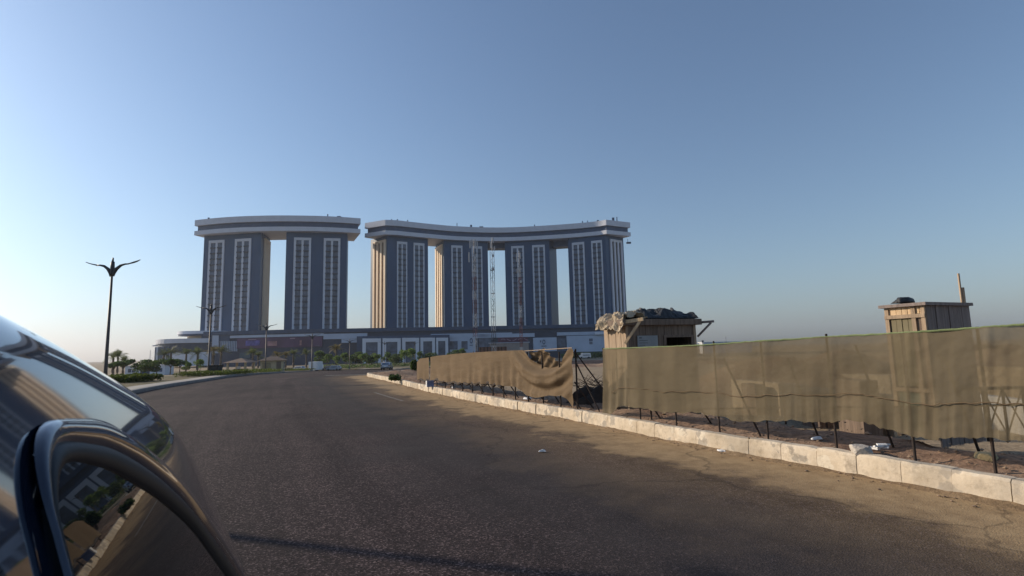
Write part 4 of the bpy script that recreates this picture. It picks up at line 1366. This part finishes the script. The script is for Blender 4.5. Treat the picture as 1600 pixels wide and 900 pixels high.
botR = [(px, lerp_list(botR, px) + 3.6 * fbm(px * .045, 1.5, 1) + 1.2 * random.uniform(-1, 1)) for px in range(952, 1762, 4)]
cloth(RF, 945.5, 1740, topR, botR, 420, 60, dispR).build('netting', M['cloth_r'], fr, smooth=True)
hem = [wall_hit(RF, px, lerp_list(topR, px) - .2) for px in range(946, 1741, 6)]
MB().tube([p + n_ * .05 + Vector((0, 0, random.uniform(-.004, .004))) for p, n_ in hem], .014, 6).build('top_hem', M['hem'], fr)
seam = [wall_hit(RF, px, lerp_list(topR, px) + (lerp_list(botR, px) - lerp_list(topR, px)) * .68) for px in range(960, 1741, 8)]
MB().tube([p + n_ * .075 for p, n_ in seam], .006, 5).build('seam', M['cloth_l'], fr)
rail_pts = [wall_hit(RF, px, lerp_list(topR, px) + 92 + (px - 950) * .052) for px in range(948, 1741, 20)]
MB().tube([p - n_ * .06 for p, n_ in rail_pts], .013, 6).build('rail', M['rust'], fr)
for px in rpost:
    mb = MB(); post(mb, RF, px, lerp_list(topR, px) - (5 if px in (1305, 1124) else 1.5), 690, .017, -.03)
    mb.build('post', M['rust'], fr)
for (px0, py0, px1, py1) in ((1125, 560, 1190, 685), (1225, 560, 1280, 686), (1330, 540, 1397, 702), (1470, 560, 1532, 712), (1090, 640, 1116, 668), (1010, 630, 1036, 660)):
    a, n_ = wall_hit(RF, px0, py0)
    e = P(px1, py1, ZS - .05)
    MB().bar(a - n_ * .1, e, .018, seg=6).build('brace', M['rust'], fr)
for (px, py0, py1) in ((1228, 600, 663), (1292, 630, 668), (1018, 630, 657), (967, 560, 643)):
    p = P(px, py1, ZS - .02); q = PY(px, py0, p.y)
    MB().bar(p, (p.x, p.y, q.z), .02, seg=6).build('stake', M['rust'], fr)

# ================================================================== BOOTHS
def plank_wall(mb, a, b, z0, z1, n, th=.03, jit=.006):
    a, b = Vector(a), Vector(b)
    d = (b - a); L = d.length; d.normalize(); nr = Vector((d.y, -d.x))
    if nr.dot((a + b) / 2) > 0: nr = -nr
    for i in range(n):
        p = a + d * (L * i / n + .004); q = a + d * (L * (i + 1) / n - .004)
        o = random.uniform(-jit, jit)
        mb.prism([tuple(p + nr * (th / 2 + o)), tuple(q + nr * (th / 2 + o)), tuple(q - nr * th / 2), tuple(p - nr * th / 2)], z0 + random.uniform(-.01, .01), z1 + random.uniform(-.004, .004))
    return nr
def crumple(c, sx, sy, sz, seed, nx=40, ny=30, rot=0.0, fr_=2.6):
    """a crumpled sheet heaped on a spot"""
    rows = []
    for j in range(ny + 1):
        row = []
        for i in range(nx + 1):
            u, v = i / nx * 2 - 1, j / ny * 2 - 1
            x, y = u * sx, v * sy
            r = max(abs(u), abs(v))
            z = sz * (noise.ridged_multi_fractal(Vector((x * fr_ + seed, y * fr_, 1.7)), 1.0, 2.1, 3, .9, 2.0) * .42) * (1 - r ** 6)
            x += .10 * fbm(x + seed, y, 3); y += .10 * fbm(x, y + seed, 3)
            cx, sn = math.cos(rot), math.sin(rot)
            row.append((c[0] + x * cx - y * sn, c[1] + x * sn + y * cx, c[2] + z + .02))
        rows.append(row)
    return MB().grid(rows)
# ---- left booth
random.seed(3)
zb = ZS - .45
C0 = PY(982.5, 600, 13.2).to_2d(); C1 = PY(1089.5, 600, 13.8).to_2d()
e = (C1 - C0).normalized(); nb = Vector((-e.y, e.x))
bw_ = (C1 - C0).length
k = ray(946, 560); kk = k.x / k.y
Ls = (C0.x - kk * C0.y) / (kk * nb.y - nb.x)
C3 = C0 + nb * Ls; C2 = C1 + nb * Ls
ztop = PY(1040, 506, (C0.y + C1.y) / 2).z
zw0 = PY(1040, 545.5, 13.5).z; zw1 = PY(1040, 525.5, 13.5).z
cc = (C0 + C2) / 2
bo = thing('wooden_booth', 'weathered timber guard booth behind the fence, its roof heaped with dark tarpaulin and pale canvas', 'booth', (cc.x, cc.y, zb), world_parts=True)
mb = MB()
plank_wall(mb, C3, C0, zb, ztop, 9)
mb.build('side_wall', M['wood'], bo)
def at_front(px, y=13.5):
    d = ray(px, 530); kk = d.x / d.y
    return (kk * C0.y - C0.x) / (e.x - kk * e.y)
w0, w1 = at_front(1038), at_front(1080.5)
mb = MB()
plank_wall(mb, C0, C0 + e * w0, zb, ztop, 6); plank_wall(mb, C0 + e * w1, C1, zb, ztop, 2)
plank_wall(mb, C0 + e * (w0 + .002), C0 + e * (w1 - .002), zb, zw0, 4); plank_wall(mb, C0 + e * (w0 + .002), C0 + e * (w1 - .002), zw1, ztop, 4)
mb.build('front_wall', M['wood_dk'], bo)
mb = MB(); plank_wall(mb, C1 + e * .005, C2 + e * .005, zb, ztop, 5); plank_wall(mb, C2, C3, zb, ztop, 9); mb.build('rear_walls', M['wood_dk'], bo)
mb = MB()
for a_, b_ in ((w0, w1),):
    for z_ in (zw0, zw1): mb.bar((*(C0 + e * (a_ - .04) - nb * .035), z_), (*(C0 + e * (b_ + .04) - nb * .035), z_), 1, rect=(.03, .06))
    for q in (a_, b_): mb.bar((*(C0 + e * q - nb * .033), zw0), (*(C0 + e * q - nb * .033), zw1), 1, rect=(.06, .03))
mb.build('window_frame', M['wood_dk'], bo)
p0, p1 = at_front(994.5), at_front(1026)
zp1, zp0 = PY(1010, 524.5, 13.4).z, PY(1010, 548, 13.4).z
po = MB().prism([tuple(C0 + e * p0 - nb * .05), tuple(C0 + e * p1 - nb * .05), tuple(C0 + e * p1 - nb * .03), tuple(C0 + e * p0 - nb * .03)], zp0, zp1).build('notice_board', mat('notice', (0.26, 0.28, 0.29), .6, .12, 4), bo)
mb = MB()
for k in range(4):
    z_ = zp1 - .06 - k * .06; a_ = p0 + .05; b_ = p0 + (.12 if k == 0 else random.uniform(.2, .34))
    mb.prism([tuple(C0 + e * a_ - nb * .054), tuple(C0 + e * b_ - nb * .054), tuple(C0 + e * b_ - nb * .05), tuple(C0 + e * a_ - nb * .05)], z_ - .008, z_ + (.02 if k == 0 else .004))
mb.build('printed_lines', mat('notice_print', (0.09, 0.10, 0.11), .7), po)
for q in (C0, C1): MB().prism([tuple(q - e * .035 - nb * .04), tuple(q + e * .035 - nb * .04), tuple(q + e * .035 + nb * .03), tuple(q - e * .035 + nb * .03)], zb, ztop).build('corner_post', M['wood'], bo)
# roof: boards + fascia, projecting beams with braces
over = .16
rf = [C0 - e * over - nb * .12, C1 + e * .18 - nb * .12, C2 + e * .18 + nb * .12, C3 - e * over + nb * .12]
zf0 = PY(1040, 507.5, 13.35).z; zf1 = PY(1040, 498, 13.35).z
MB().prism([tuple(q) for q in rf], zf0, zf1).build('roof', M['wood_dk'], bo, bevel=.01)
def beam(name, base, out, zc, m_, back=.3):
    a_ = base + out * -back; b_ = base + out
    mb = MB().bar((a_.x, a_.y, zc), (b_.x, b_.y, zc), 1, rect=(.05, .085))
    mb.bar((*(base + out * .86), zc - .04), (*(base - out * .02), zc - .42), 1, rect=(.045, .06))
    mb.build(name, m_, bo)
zbm = PY(990, 500, 10.8).z
b0 = PY(977, 503, 13.1); b1 = PY(1005, 498.5, 12.85)
mb = MB().bar(b0, b1, 1, rect=(.06, .085)); q0 = PY(1000, 502, 12.9); q1 = PY(976.5, 537, 13.1); mb.bar(q0, q1, 1, rect=(.05, .06))
mb.build('roof_bracket', M['wood_lt'], bo)
b0 = PY(1090, 504, 13.95); b1 = PY(1115.5, 502, 13.7); mb = MB().bar(b0, b1, 1, rect=(.05, .06)); q0 = PY(1111, 504, 13.75); q1 = PY(1090, 526, 13.95); mb.bar(q0, q1, 1, rect=(.04, .05))
mb.build('roof_bracket', M['wood_gr'], bo)
MB().prism([tuple(C3 - nb * 0 + e * .1), tuple(C2 + e * -.1), tuple(C1 - e * .1 + nb * .1), tuple(C0 + e * .1 + nb * .1)], zb - .1, zb + .05).build('floor', M['wood_dk'], bo)
# covers on the roof (they lie on it)
mid = (C0 + C2) / 2
ang = math.atan2(e.y, e.x)
tarp = crumple((mid.x + e.x * .22, mid.y + e.y * .22, zf1), bw_ * .46, Ls * .58, .62, 2.3, 60, 36, ang, 1.5).build('tarpaulin', M['tarp_dk'], smooth=False, solid=.012)
tag(tarp, 'dark grey tarpaulin heaped over the roof of the left timber booth', 'tarpaulin')
cv = MB()
rows = []
random.seed(12)
for j in range(36):
    row = []
    v = j / 35
    for i in range(40):
        u = i / 39
        # runs over the left edge of the roof and hangs down the side wall
        x = -over - .13 + u * .80
        yv = (v - .5) * Ls * 1.1
        hang = max(0.0, (.30 - u)) * 1.05
        z = zf1 + .05 - hang * hang * 2.6 - hang * .25
        rz_ = noise.ridged_multi_fractal(Vector((u * 3.2 + 5, v * 3.2, .3)), 1.0, 2.1, 4, .9, 2.0)
        z += .26 * rz_ * (.55 + .6 * u * (1 - u)) - .06
        x += .14 * fbm(u * 4, v * 4, 1) + .05 * fbm(u * 11, v * 11, 1) + .10 * hang
        z -= .12 * max(0, fbm(v * 6, 2.0, 1.0)) * (1 if u < .3 else 0)
        q = C0 + e * x + nb * (Ls * .5 + yv - .10)
        row.append((q.x, q.y, z))
    rows.append(row)
tag(cv.grid(rows).build('canvas', M['tarp_lt'], smooth=False, solid=.012), 'pale crumpled canvas hanging over the left roof edge of the left timber booth', 'canvas')

# ---- right booth
random.seed(4)
D0 = P(1463, 705, ZS).to_2d(); D1 = P(1529, 698, ZS).to_2d()
e2_ = (D1 - D0).normalized()
D0 = D0 + Vector((0, .35)); 
k = ray(1500, 470)
def plan_at(px, py, y): 
    d = ray(px, py); return Vector((d.x / d.y * y, y))
yb = 8.3
D0 = plan_at(1447, 490, yb); D1 = plan_at(1514, 490, yb + .45)
e2_ = (D1 - D0).normalized(); n2_ = Vector((-e2_.y, e2_.x)); w2_ = (D1 - D0).length
kk = ray(1384, 490); kk = kk.x / kk.y
L2 = (D0.x - kk * D0.y) / (kk * n2_.y - n2_.x)
D3 = D0 + n2_ * L2; D2 = D1 + n2_ * L2
zt2 = PY(1447, 477, yb).z
cc = (D0 + D2) / 2
bo2 = thing('plank_booth', 'narrow grey plank booth with flat roof and pole behind the netting at the right', 'booth', (cc.x, cc.y, ZS), world_parts=True)
mb = MB(); plank_wall(mb, D0, D1, ZS - .1, zt2, 10, .025, .008); mb.build('plank_wall', M['wood_gr'], bo2)
ew = (D0 - D3).normalized(); nw = Vector((ew.y, -ew.x)); 
if nw.dot(D0) > 0: nw = -nw
Lw = (D0 - D3).length
zs1 = PY(1420, 494, yb + .2).z; zs0 = PY(1420, 519, yb + .2).z
mb = MB(); plank_wall(mb, D3, D0, zs1 + .03, zt2, 7, .025, .006); mb.build('upper_boards', M['wood_lt'], bo2)
mb = MB()
for q in (D3 + ew * .03, D3 + ew * Lw * .72, D0 - ew * .03):
    mb.prism([tuple(q - ew * .03 + nw * .035), tuple(q + ew * .03 + nw * .035), tuple(q + ew * .03 - nw * .02), tuple(q - ew * .03 - nw * .02)], ZS, zt2)
for z_ in (zs1, ZS + .75, ZS + .06): mb.bar((*(D3 + nw * .03), z_), (*(D0 + nw * .03), z_), 1, rect=(.04, .06))
mb.build('timber_frame', M['wood'], bo2)  # duller wood than the upper boards: netting's shade put into the colour
mb = MB(); plank_wall(mb, D3 + ew * .07, D3 + ew * Lw * .7, ZS + .8, zs1 - .03, 4, .02); mb.build('shutter', mat('shutter_board_shaded', (0.17, 0.145, 0.085), .8, .15, 3), bo2)  # olive boards, their colour darkened to carry the shade of the netting
mb = MB(); plank_wall(mb, D3 + ew * .07, D3 + ew * Lw * .7, ZS + .08, ZS + .72, 1, .02, 0); mb.build('lower_panel', M['green_panel'], bo2)
mb = MB(); plank_wall(mb, D3 + ew * Lw * .75, D0 - ew * .05, ZS + .08, zs1, 1, .02); mb.build('side_board', M['wood_dk'], bo2)  # dark wood stands in for the shade the netting casts here
mb = MB(); plank_wall(mb, D1, D2, ZS, zt2, 6); plank_wall(mb, D2, D3, ZS, zt2, 7); mb.build('rear_walls', M['wood_dk'], bo2)
rf = [D3 - e2_ * .10 - n2_ * 0, D0 - e2_ * .10 - n2_ * .06, D1 + e2_ * .03 - n2_ * .06, D2 + e2_ * .03 + n2_ * .05]
rf[0] = D3 - e2_ * .10 + n2_ * .05
MB().prism([tuple(q) for q in rf], zt2, zt2 + .05).build('roof', M['wood_gr'], bo2)
a_ = PY(1509, 520, yb + .52); b_ = PY(1510, 427, yb + .52)
mb = MB().bar((a_.x, a_.y, ZS), (a_.x, a_.y, b_.z), 1, rect=(.024, .024)); mb.bar((a_.x + .03, a_.y, ZS), (a_.x + .04, a_.y, PY(1512, 449, yb + .52).z), 1, rect=(.034, .034))
mb.build('corner_pole', M['wood'], bo2)
bg_ = crumple((*(D3 * .62 + D0 * .38 + n2_ * -.0 + e2_ * .12), zt2 + .05), .17, .13, .2, 8.1, 26, 22, .4).build('black_bag', M['tarp_dk'], smooth=True, solid=.01)
tag(bg_, 'crumpled black bag lying on the roof of the right plank booth', 'bag')

# ================================================================== BEHIND THE FENCE
def wall_seg(px0, y0, px1, y1, zt, th, name, label, m_, cat):
    a, b = plan_at(px0, 640, y0), plan_at(px1, 640, y1)
    d = (b - a).normalized(); n_ = Vector((-d.y, d.x)) * th / 2
    o = MB().prism([tuple(a - n_), tuple(b - n_), tuple(b + n_), tuple(a + n_)], -.4, zt).build(name, m_, bevel=.02)
    return tag(o, label, cat)
wall_seg(1150, 16.2, 1262, 13.2, .78, .2, 'low_wall', 'long pale low wall seen through the netting, left of centre behind the fence', M['tarp_lt'], 'wall')
wall_seg(1272, 13.0, 1400, 10.6, .74, .2, 'low_wall', 'long pale low wall seen through the netting, just left of the right booth', M['tarp_lt'], 'wall')
wall_seg(1535, 11.6, 1740, 8.6, .62, .2, 'low_wall', 'white low wall seen through the netting right of the right booth', M['white'], 'wall')
wall_seg(1168, 14.9, 1190, 14.3, .74, .3, 'storage_box', 'dark box against the left pale wall behind the netting', M['wood_dk'], 'box')
wall_seg(1264, 12.4, 1292, 11.8, .72, .4, 'storage_box', 'dark box at the joint of the two pale walls behind the netting', M['wood_dk'], 'box')
wall_seg(1322, 11.2, 1362, 10.5, 1.05, .4, 'storage_box', 'tall dark box before the pale wall next to the right booth', M['wood_dk'], 'box')
wall_seg(1140, 24, 1400, 19, .62, .5, 'pale_bank', 'pale low bank of sheets far behind the netting, above the pale walls', M['tarp_lt'], 'sheets')
wall_seg(1540, 17, 1720, 14, .95, .5, 'pale_bank', 'pale bank of sheets behind the netting at the right edge, over the pale wall', M['desert'], 'sheets')
def mound(px, py, rx, ry, h_, label, m_, seed, name='sand_heap'):
    p = P(px, py, ZS)
    rows = []
    for i in range(15):
        r = i / 14
        rows.append([(p.x + rx * r * math.cos(2 * math.pi * k / 36), p.y + ry * r * math.sin(2 * math.pi * k / 36), ZS - .55 + (h_ + .3) * (1 - r ** 1.6) * (1 + .35 * fbm(r * math.cos(2 * math.pi * k / 36) * 2 + seed, r * math.sin(2 * math.pi * k / 36) * 2, 1.3))) for k in range(36)])
    tag(MB().grid(rows, True).build(name, m_, smooth=True), label, 'heap')
mound(1580, 585, 7, 3, 1.45, 'lumpy spoil heap behind the netting right of the plank booth', M['sand'], 3)
mound(1290, 595, 8, 3, 1.25, 'long spoil heap behind the middle of the netting', M['sand'], 5)
mound(922, 628, 1.3, .8, .62, 'dark covered heap in the gap between the two fences', mat('heap_cover', (.05, .04, .032), .9, .3, 4), 9)
# dark shade netting lying over the gap: brush pile
random.seed(15)
p = P(936, 610, ZS); mb = MB()
for _ in range(60):
    a_ = p + Vector((random.gauss(0, .45), random.gauss(0, .3), random.uniform(0, .35))); b_ = a_ + Vector((random.gauss(0, .4), random.gauss(0, .3), random.uniform(0, .3)))
    mb.bar(a_, b_, .012, .005, seg=4)
tag(mb.build('brush_pile', M['rust']), 'dark pile of twigs and scrap left of the left timber booth', 'pile')
# timber trestle / lattice frame right of the booth
p0 = PY(1545, 690, 8.4); p1 = PY(1640, 690, 8.4)
t = thing('scrap_frame', 'criss-cross timber scrap frame behind the netting at the right edge', 'frame', ((p0.x + p1.x) / 2, 8.4, ZS - .05), world_parts=True)
mb = MB()
for k in range(4):
    x = p0.x + (p1.x - p0.x) * k / 3
    mb.bar((x, 8.4, ZS - .05), (x, 8.4, 1.02), .02, seg=6)
    if k < 3:
        x2 = p0.x + (p1.x - p0.x) * (k + 1) / 3
        mb.bar((x, 8.42, ZS), (x2, 8.42, .98), .011, seg=6); mb.bar((x2, 8.38, ZS), (x, 8.38, .98), .011, seg=6)
mb.build('lattice', M['rust'], t)
MB().bar((p0.x - .3, 8.4, 1.03), (p1.x, 8.4, 1.03), .025).build('top_rail', M['rust'], t)
# far site shed on the right horizon
a_, b_ = PY(1098, 535.5, 320), PY(1172, 534, 320)
t = thing('site_shed', 'long pale flat roofed shed just above the netting on the right horizon', 'shed', ((a_.x + b_.x) / 2, 322, gz(300)))
L = b_.x - a_.x; hz = a_.z - gz(300)
MB().box((0, 0, hz / 2), (L, 8, hz)).build('wall', M['pod_white'], t); MB().box((0, 0, hz + .2), (L + 1.5, 9, .4)).build('roof', M['white'], t)
q = PY(1134, 526, 300)
tag(MB().bar((q.x, 300, -3), (q.x, 300, q.z), .15, .08).build('utility_pole', M['wood_gr']), 'thin distant pole rising above the shed on the right horizon', 'pole')
q = PY(1098, 533, 260)
tag(MB().bar((q.x, 260, -3), (q.x, 260, q.z), .3, .2).add([], []).box((q.x, 260, q.z), (.9, .5, .7)).build('floodlight', M['metal_dk']), 'short dark floodlight post just right of the left booth on the horizon', 'floodlight')

# rocks and litter
def rock(px, py, s, label, m_, seed, z=ZS, name='stone'):
    p = P(px, py, z)
    bm = bmesh.new(); bmesh.ops.create_icosphere(bm, subdivisions=3, radius=1)
    for v in bm.verts:
        d = 1 + .28 * noise.noise(v.co * 1.4 + Vector((seed, 0, 0))) + .1 * noise.noise(v.co * 4 + Vector((seed, 2, 0)))
        c = v.co * d
        c = Vector((max(-.8, min(.8, c.x)), max(-.8, min(.8, c.y)), max(-.7, min(.7, c.z))))
        v.co = Vector((c.x * s[0], c.y * s[1], c.z * s[2]))
    me = bpy.data.meshes.new(name); bm.to_mesh(me); bm.free(); me.materials.append(m_)
    o = bpy.data.objects.new(name, me); COL.objects.link(o); o.location = p + Vector((0, 0, s[2] * .45)); o.rotation_euler = (0, 0, seed)
    return tag(o, label, 'stone')
rock(1346, 708, (.21, .14, .09), 'large flat pale stone on the sand beside the kerb, left of the right booth', M['rock'], 1.2)
rock(1543, 724, (.14, .11, .11), 'rounded yellowish stone by the foot of the netting at the right', M['rock_y'], 2.0)
rock(992, 627, (.1, .08, .05), 'small dark stone beside the fence gap', M['rock'], 3.1)
random.seed(21)
p = P(1376, 703, ZS)
mb = MB()
for k in range(7):
    a_ = p + Vector((random.uniform(-.1, .1), random.uniform(-.05, .05), .02 + .01 * k))
    mb.box(a_, (.12, .06, .02), Matrix.Rotation(random.uniform(0, 3), 3, 'Z') @ Matrix.Rotation(random.uniform(-.5, .5), 3, 'X'))
tag(mb.build('plaster_scrap', M['white']), 'broken white plaster scrap lying right of the large pale stone', 'scrap')
p = P(672, 604.5, ZS)
t = thing('cardboard_box', 'white and blue box standing below the far end of the draped sheet', 'box', p, R(20))
MB().box((0, 0, .14), (.30, .22, .27)).build('carton', mat('box_blue', (.12, .16, .30), .7, .2, 3), t); MB().box((-.16, 0, .14), (.03, .225, .275)).build('side', M['white'], t)
def litter(px, py, s, label, m_, z, seed, name='litter'):
    random.seed(seed)
    p = P(px, py, z); o = crumple((p.x, p.y, p.z), s, s * .7, s * 1.3, seed, 10, 8, seed).build(name, m_, solid=.004)
    tag(o, label, 'litter')
litter(848, 707, .075, 'crumpled white scrap lying alone on the open asphalt', M['white'], .0, 3)
litter(826, 624, .12, 'white plastic scrap on the sand under the sagging sheet', M['white'], ZS, 4)
litter(1126, 706.5, .06, 'white paper scrap at the foot of the kerb below the netting', M['white'], .0, 5)
litter(1275, 688, .06, 'small white scrap on the sand below the middle of the netting', M['white'], ZS, 6)
litter(708, 607, .12, 'pale scrap between the steel frames of the draped fence', M['white'], ZS, 7)
# pebbles and clods (uncountable)
random.seed(33)
mb = MB()
ico = [Vector(v) for v in ((0, 0, 1), (.9, 0, .3), (.28, .85, .3), (-.72, .53, .3), (-.72, -.53, .3), (.28, -.85, .3), (0, 0, -.5))]
icf = [(0, 1, 2), (0, 2, 3), (0, 3, 4), (0, 4, 5), (0, 5, 1), (6, 2, 1), (6, 3, 2), (6, 4, 3), (6, 5, 4), (6, 1, 5)]
al = [q for q in along(RKd) if q[0].y < 45]
def pebble(q, z, s):
    r_ = Matrix.Rotation(random.uniform(0, 6), 3, 'Z')
    mb.add([Vector((q.x, q.y, z)) + r_ @ Vector((v.x * s * random.uniform(.7, 1.3), v.y * s * random.uniform(.7, 1.3), v.z * s * .7)) for v in ico], icf)
for _ in range(4200):
    p, n_ = random.choice(al)
    o_ = abs(random.gauss(0, 1.3)) + .2
    q = p + n_ * o_ + Vector((random.uniform(-.15, .15), random.uniform(-.15, .15)))
    amp = 0.10 * min(1, max(0, (o_ - .15) / .8))
    z = .25 + amp * (fbm(q.x, q.y, .8) + .5 * fbm(q.x + 9, q.y, 3.2)) + .03
    pebble(q, z, random.choice([.008, .01, .014, .018, .03]) * random.uniform(.7, 1.4))
for _ in range(900):
    p, n_ = random.choice(al)
    o_ = random.uniform(1.0, 7.0)
    q = p + n_ * o_
    amp = 0.10 * (1 if o_ < 8 else .7)
    z = .28 - .45 * sst(1.2, 4.5, o_) + amp * (fbm(q.x, q.y, .8) + .5 * fbm(q.x + 9, q.y, 3.2))
    pebble(q, z, random.choice([.02, .03, .045, .07]) * random.uniform(.6, 1.3))
for _ in range(1100):
    p, n_ = random.choice(al)
    q = p - n_ * (abs(random.gauss(0, .16)) + .03) + Vector((random.uniform(-.1, .1), random.uniform(-.1, .1)))
    pebble(q, .004, random.choice([.006, .009, .014, .022]) * random.uniform(.7, 1.3))
o = mb.build('gravel', mat('clods', (0.24, 0.17, 0.115), .95, .35, 9), fix=False); o['kind'] = 'stuff'

# ================================================================== THE CAR BESIDE THE CAMERA
# local axes: f forward (to the road), s out of its right flank, z up.  Its side glass leans in by 23 degrees.
fv, sv_ = Vector((-.45, .893, 0)).normalized(), Vector((.893, .45, 0)).normalized()
D0_ = .25
def cw(f_, s_, z_): return Vector((0, 0, 0)) + fv * f_ + sv_ * s_ + Vector((0, 0, z_))
def s_plane(z): return -(D0_ + .39 * (z - H)) / .917
nrm_g = (sv_ * .917 + Vector((0, 0, .39))).normalized()
def on_glass(f_, z, off=0.0): return cw(f_, s_plane(z), z) + nrm_g * off
car = thing('car', 'glossy dark blue car close up at the left edge, side glass mirroring the road', 'car', cw(0, -.9, 0), world_parts=True)
paint = carpaint('car_paint', (0.010, 0.017, 0.036), .05)
glass_m = mat('tinted_glass', (0.006, 0.008, 0.009), .015, spec=.2)
frame_m = mat('rubber_trim', (0.012, 0.012, 0.013), .5, spec=.35)
# crown height of the flank along the car
zs_list = [(-2.9, .95), (-2.6, 1.02), (-1.6, 1.10), (-1.0, 1.5), (-.3, 1.88), (.5, 1.94), (.96, 1.91), (1.25, 1.855), (1.45, 1.805), (1.67, 1.75), (1.89, 1.675), (2.10, 1.565), (2.29, 1.41), (2.43, 1.19), (2.50, .95), (2.52, .6), (2.50, .4)]
fs = [-2.9, -2.6, -2.1, -1.6, -1.3, -1.0, -.6, -.3, .1, .4, .6, .75, .9, 1.0, 1.1, 1.2, 1.3, 1.4, 1.5, 1.58, 1.66, 1.75, 1.84, 1.93, 2.02, 2.11, 2.19, 2.27, 2.34, 2.40, 2.46, 2.50]
rows = []
for f_ in fs:
    zc = lerp_list(zs_list, f_)
    # pull the flank in towards both ends
    t_ = max(0, (f_ - 1.6) / .9); tuck = .10 * t_ ** 3
    t2 = max(0, (-1.8 - f_) / 1.1); tuck += .22 * t2 ** 2
    belt = min(.95, zc - .1)
    half = []
    sb = s_plane(belt)
    half += [(sb - .10 - tuck, .28), (sb - .0 - tuck, .42), (sb + .03 - tuck, .65), (sb + .01 - tuck, belt - .06), (sb - tuck * 1.0, belt)]
    zt_ = max(belt + .02, zc - .12)
    for k in range(1, 5):
        z = belt + (zt_ - belt) * k / 4; half.append((s_plane(z) - tuck, z))
    st = s_plane(zt_) - tuck
    # rounded shoulder to the roof
    for a in (18, 38, 58, 76):
        half.append((st - .16 * (1 - math.cos(R(a))) - .03 * math.sin(R(a)), zt_ + (zc + .02 - zt_) * math.sin(R(a))))
    half.append((-1.15, zc + .035))
    other = [(-2.3 - s_, z) for s_, z in half[::-1]][1:]
    rows.append([cw(f_, s_, z) for s_, z in half + other])
mb = MB().grid(rows)
n_ = len(rows[0])
mb.f.append(tuple(range(n_))); mb.f.append(tuple(range(len(mb.v) - n_, len(mb.v)))[::-1])
body = mb.build('body', paint, car, smooth=True)
sub = body.modifiers.new('s', 'SUBSURF'); sub.levels = 2; sub.render_levels = 2
# side glass outline on the leaning plane (f, z)
gl = [(.60, 1.05), (.65, 1.35), (.742, 1.55), (.795, 1.635), (.88, 1.672), (1.02, 1.645), (1.13, 1.605), (1.29, 1.53), (1.445, 1.43), (1.53, 1.34), (1.625, 1.22), (1.69, 1.08), (1.70, 1.0)]
def panel(outline, name, m_, off, par):
    vs = [on_glass(a, z, off) for a, z in outline] + [on_glass(a, z, off - .02) for a, z in outline]
    n = len(outline)
    return MB().add(vs, [tuple(range(n)), tuple(range(n, 2 * n))[::-1]] + [(i, (i + 1) % n, n + (i + 1) % n, n + i) for i in range(n)]).build(name, m_, par)
panel(gl, 'side_window', glass_m, .012, car)
def ridge(path, name, m_, par, prof):
    """moulding swept along an outline lying on the glass plane; prof: (outward across, height)"""
    pts = catmull([Vector((a, z, 0)) for a, z in path], 6)
    rows = []
    for i, p in enumerate(pts):
        d = (pts[min(i + 1, len(pts) - 1)] - pts[max(i - 1, 0)]).normalized()
        nn = Vector((-d.y, d.x, 0))          # left of travel = outside of the arch (travel from rear corner forward)
        t_ = i / len(pts)
        k_ = .14 + 1.25 * max(0, min(1, (t_ - .14) * 3.2)) + .85 * max(0, min(1, (t_ - .45) * 2.2))
        hk = .22 + .75 * max(0, min(1, (t_ - .16) * 3.0))
        rows.append([on_glass(p.x + nn.x * a * k_, p.y + nn.y * a * k_, .013 + (h_ - .013) * hk) for a, h_ in prof])
    mb = MB().grid(rows)
    return mb.build(name, m_, par, smooth=True)
arch = gl[1:]
ridge(arch, 'window_seal', frame_m, car, [(-.012, .006), (-.008, .018), (.008, .024), (.022, .016), (.026, .004)])
ridge(arch, 'door_frame', paint, car, [(.02, .002), (.026, .012), (.036, .022), (.052, .023), (.064, .012), (.068, -.004)])
# second pane behind the pillar and its seal
gl2 = [(.50, 1.05), (.55, 1.35), (.64, 1.56), (.62, 1.68), (.45, 1.73), (.1, 1.72), (-.4, 1.58), (-.8, 1.25), (-.9, 1.05)]
panel(gl2, 'side_window', glass_m, .012, car)
p = on_glass(.72, 1.32, .02)
MB().box(on_glass(.2, 1.0, .03), (.03, .03, .03)).build('handle', paint, car, bevel=.008)
for f_ in (-1.9, 1.25):
    for s_ in (-.02, -2.28):
        c_ = cw(f_, s_ - .06 if s_ > -1 else s_ + .06, .33); d_ = sv_ * .11
        w_ = MB().bar(c_ - d_, c_ + d_, .33, seg=28).build('wheel', M['rubber'], car, bevel=.03)
        MB().bar(c_ - d_ * 1.08, c_ + d_ * 1.08, .20, seg=24).build('rim', M['mast_white'], w_)
for s_ in (-.22, -2.08):
    MB().box(cw(2.50, s_, .85), (.16, .05, .16)).build('tail_lamp', M['red_paint'], car, bevel=.02)

# ================================================================== AIR
hm = bpy.data.materials.new('haze_air'); hm.use_nodes = True
hn = hm.node_tree.nodes; hn.remove(hn['Principled BSDF'])
pv = hn.new('ShaderNodeVolumePrincipled')
pv.inputs['Color'].default_value = (0.86, 0.90, 1.0, 1)
pv.inputs['Density'].default_value = 0.00014
pv.inputs['Anisotropy'].default_value = 0.35
hm.node_tree.links.new(pv.outputs[0], hn['Material Output'].inputs['Volume'])
hz_o = MB().box((0, 1200, 44), (5400, 2800, 102)).build('haze', hm)
hz_o['kind'] = 'stuff'
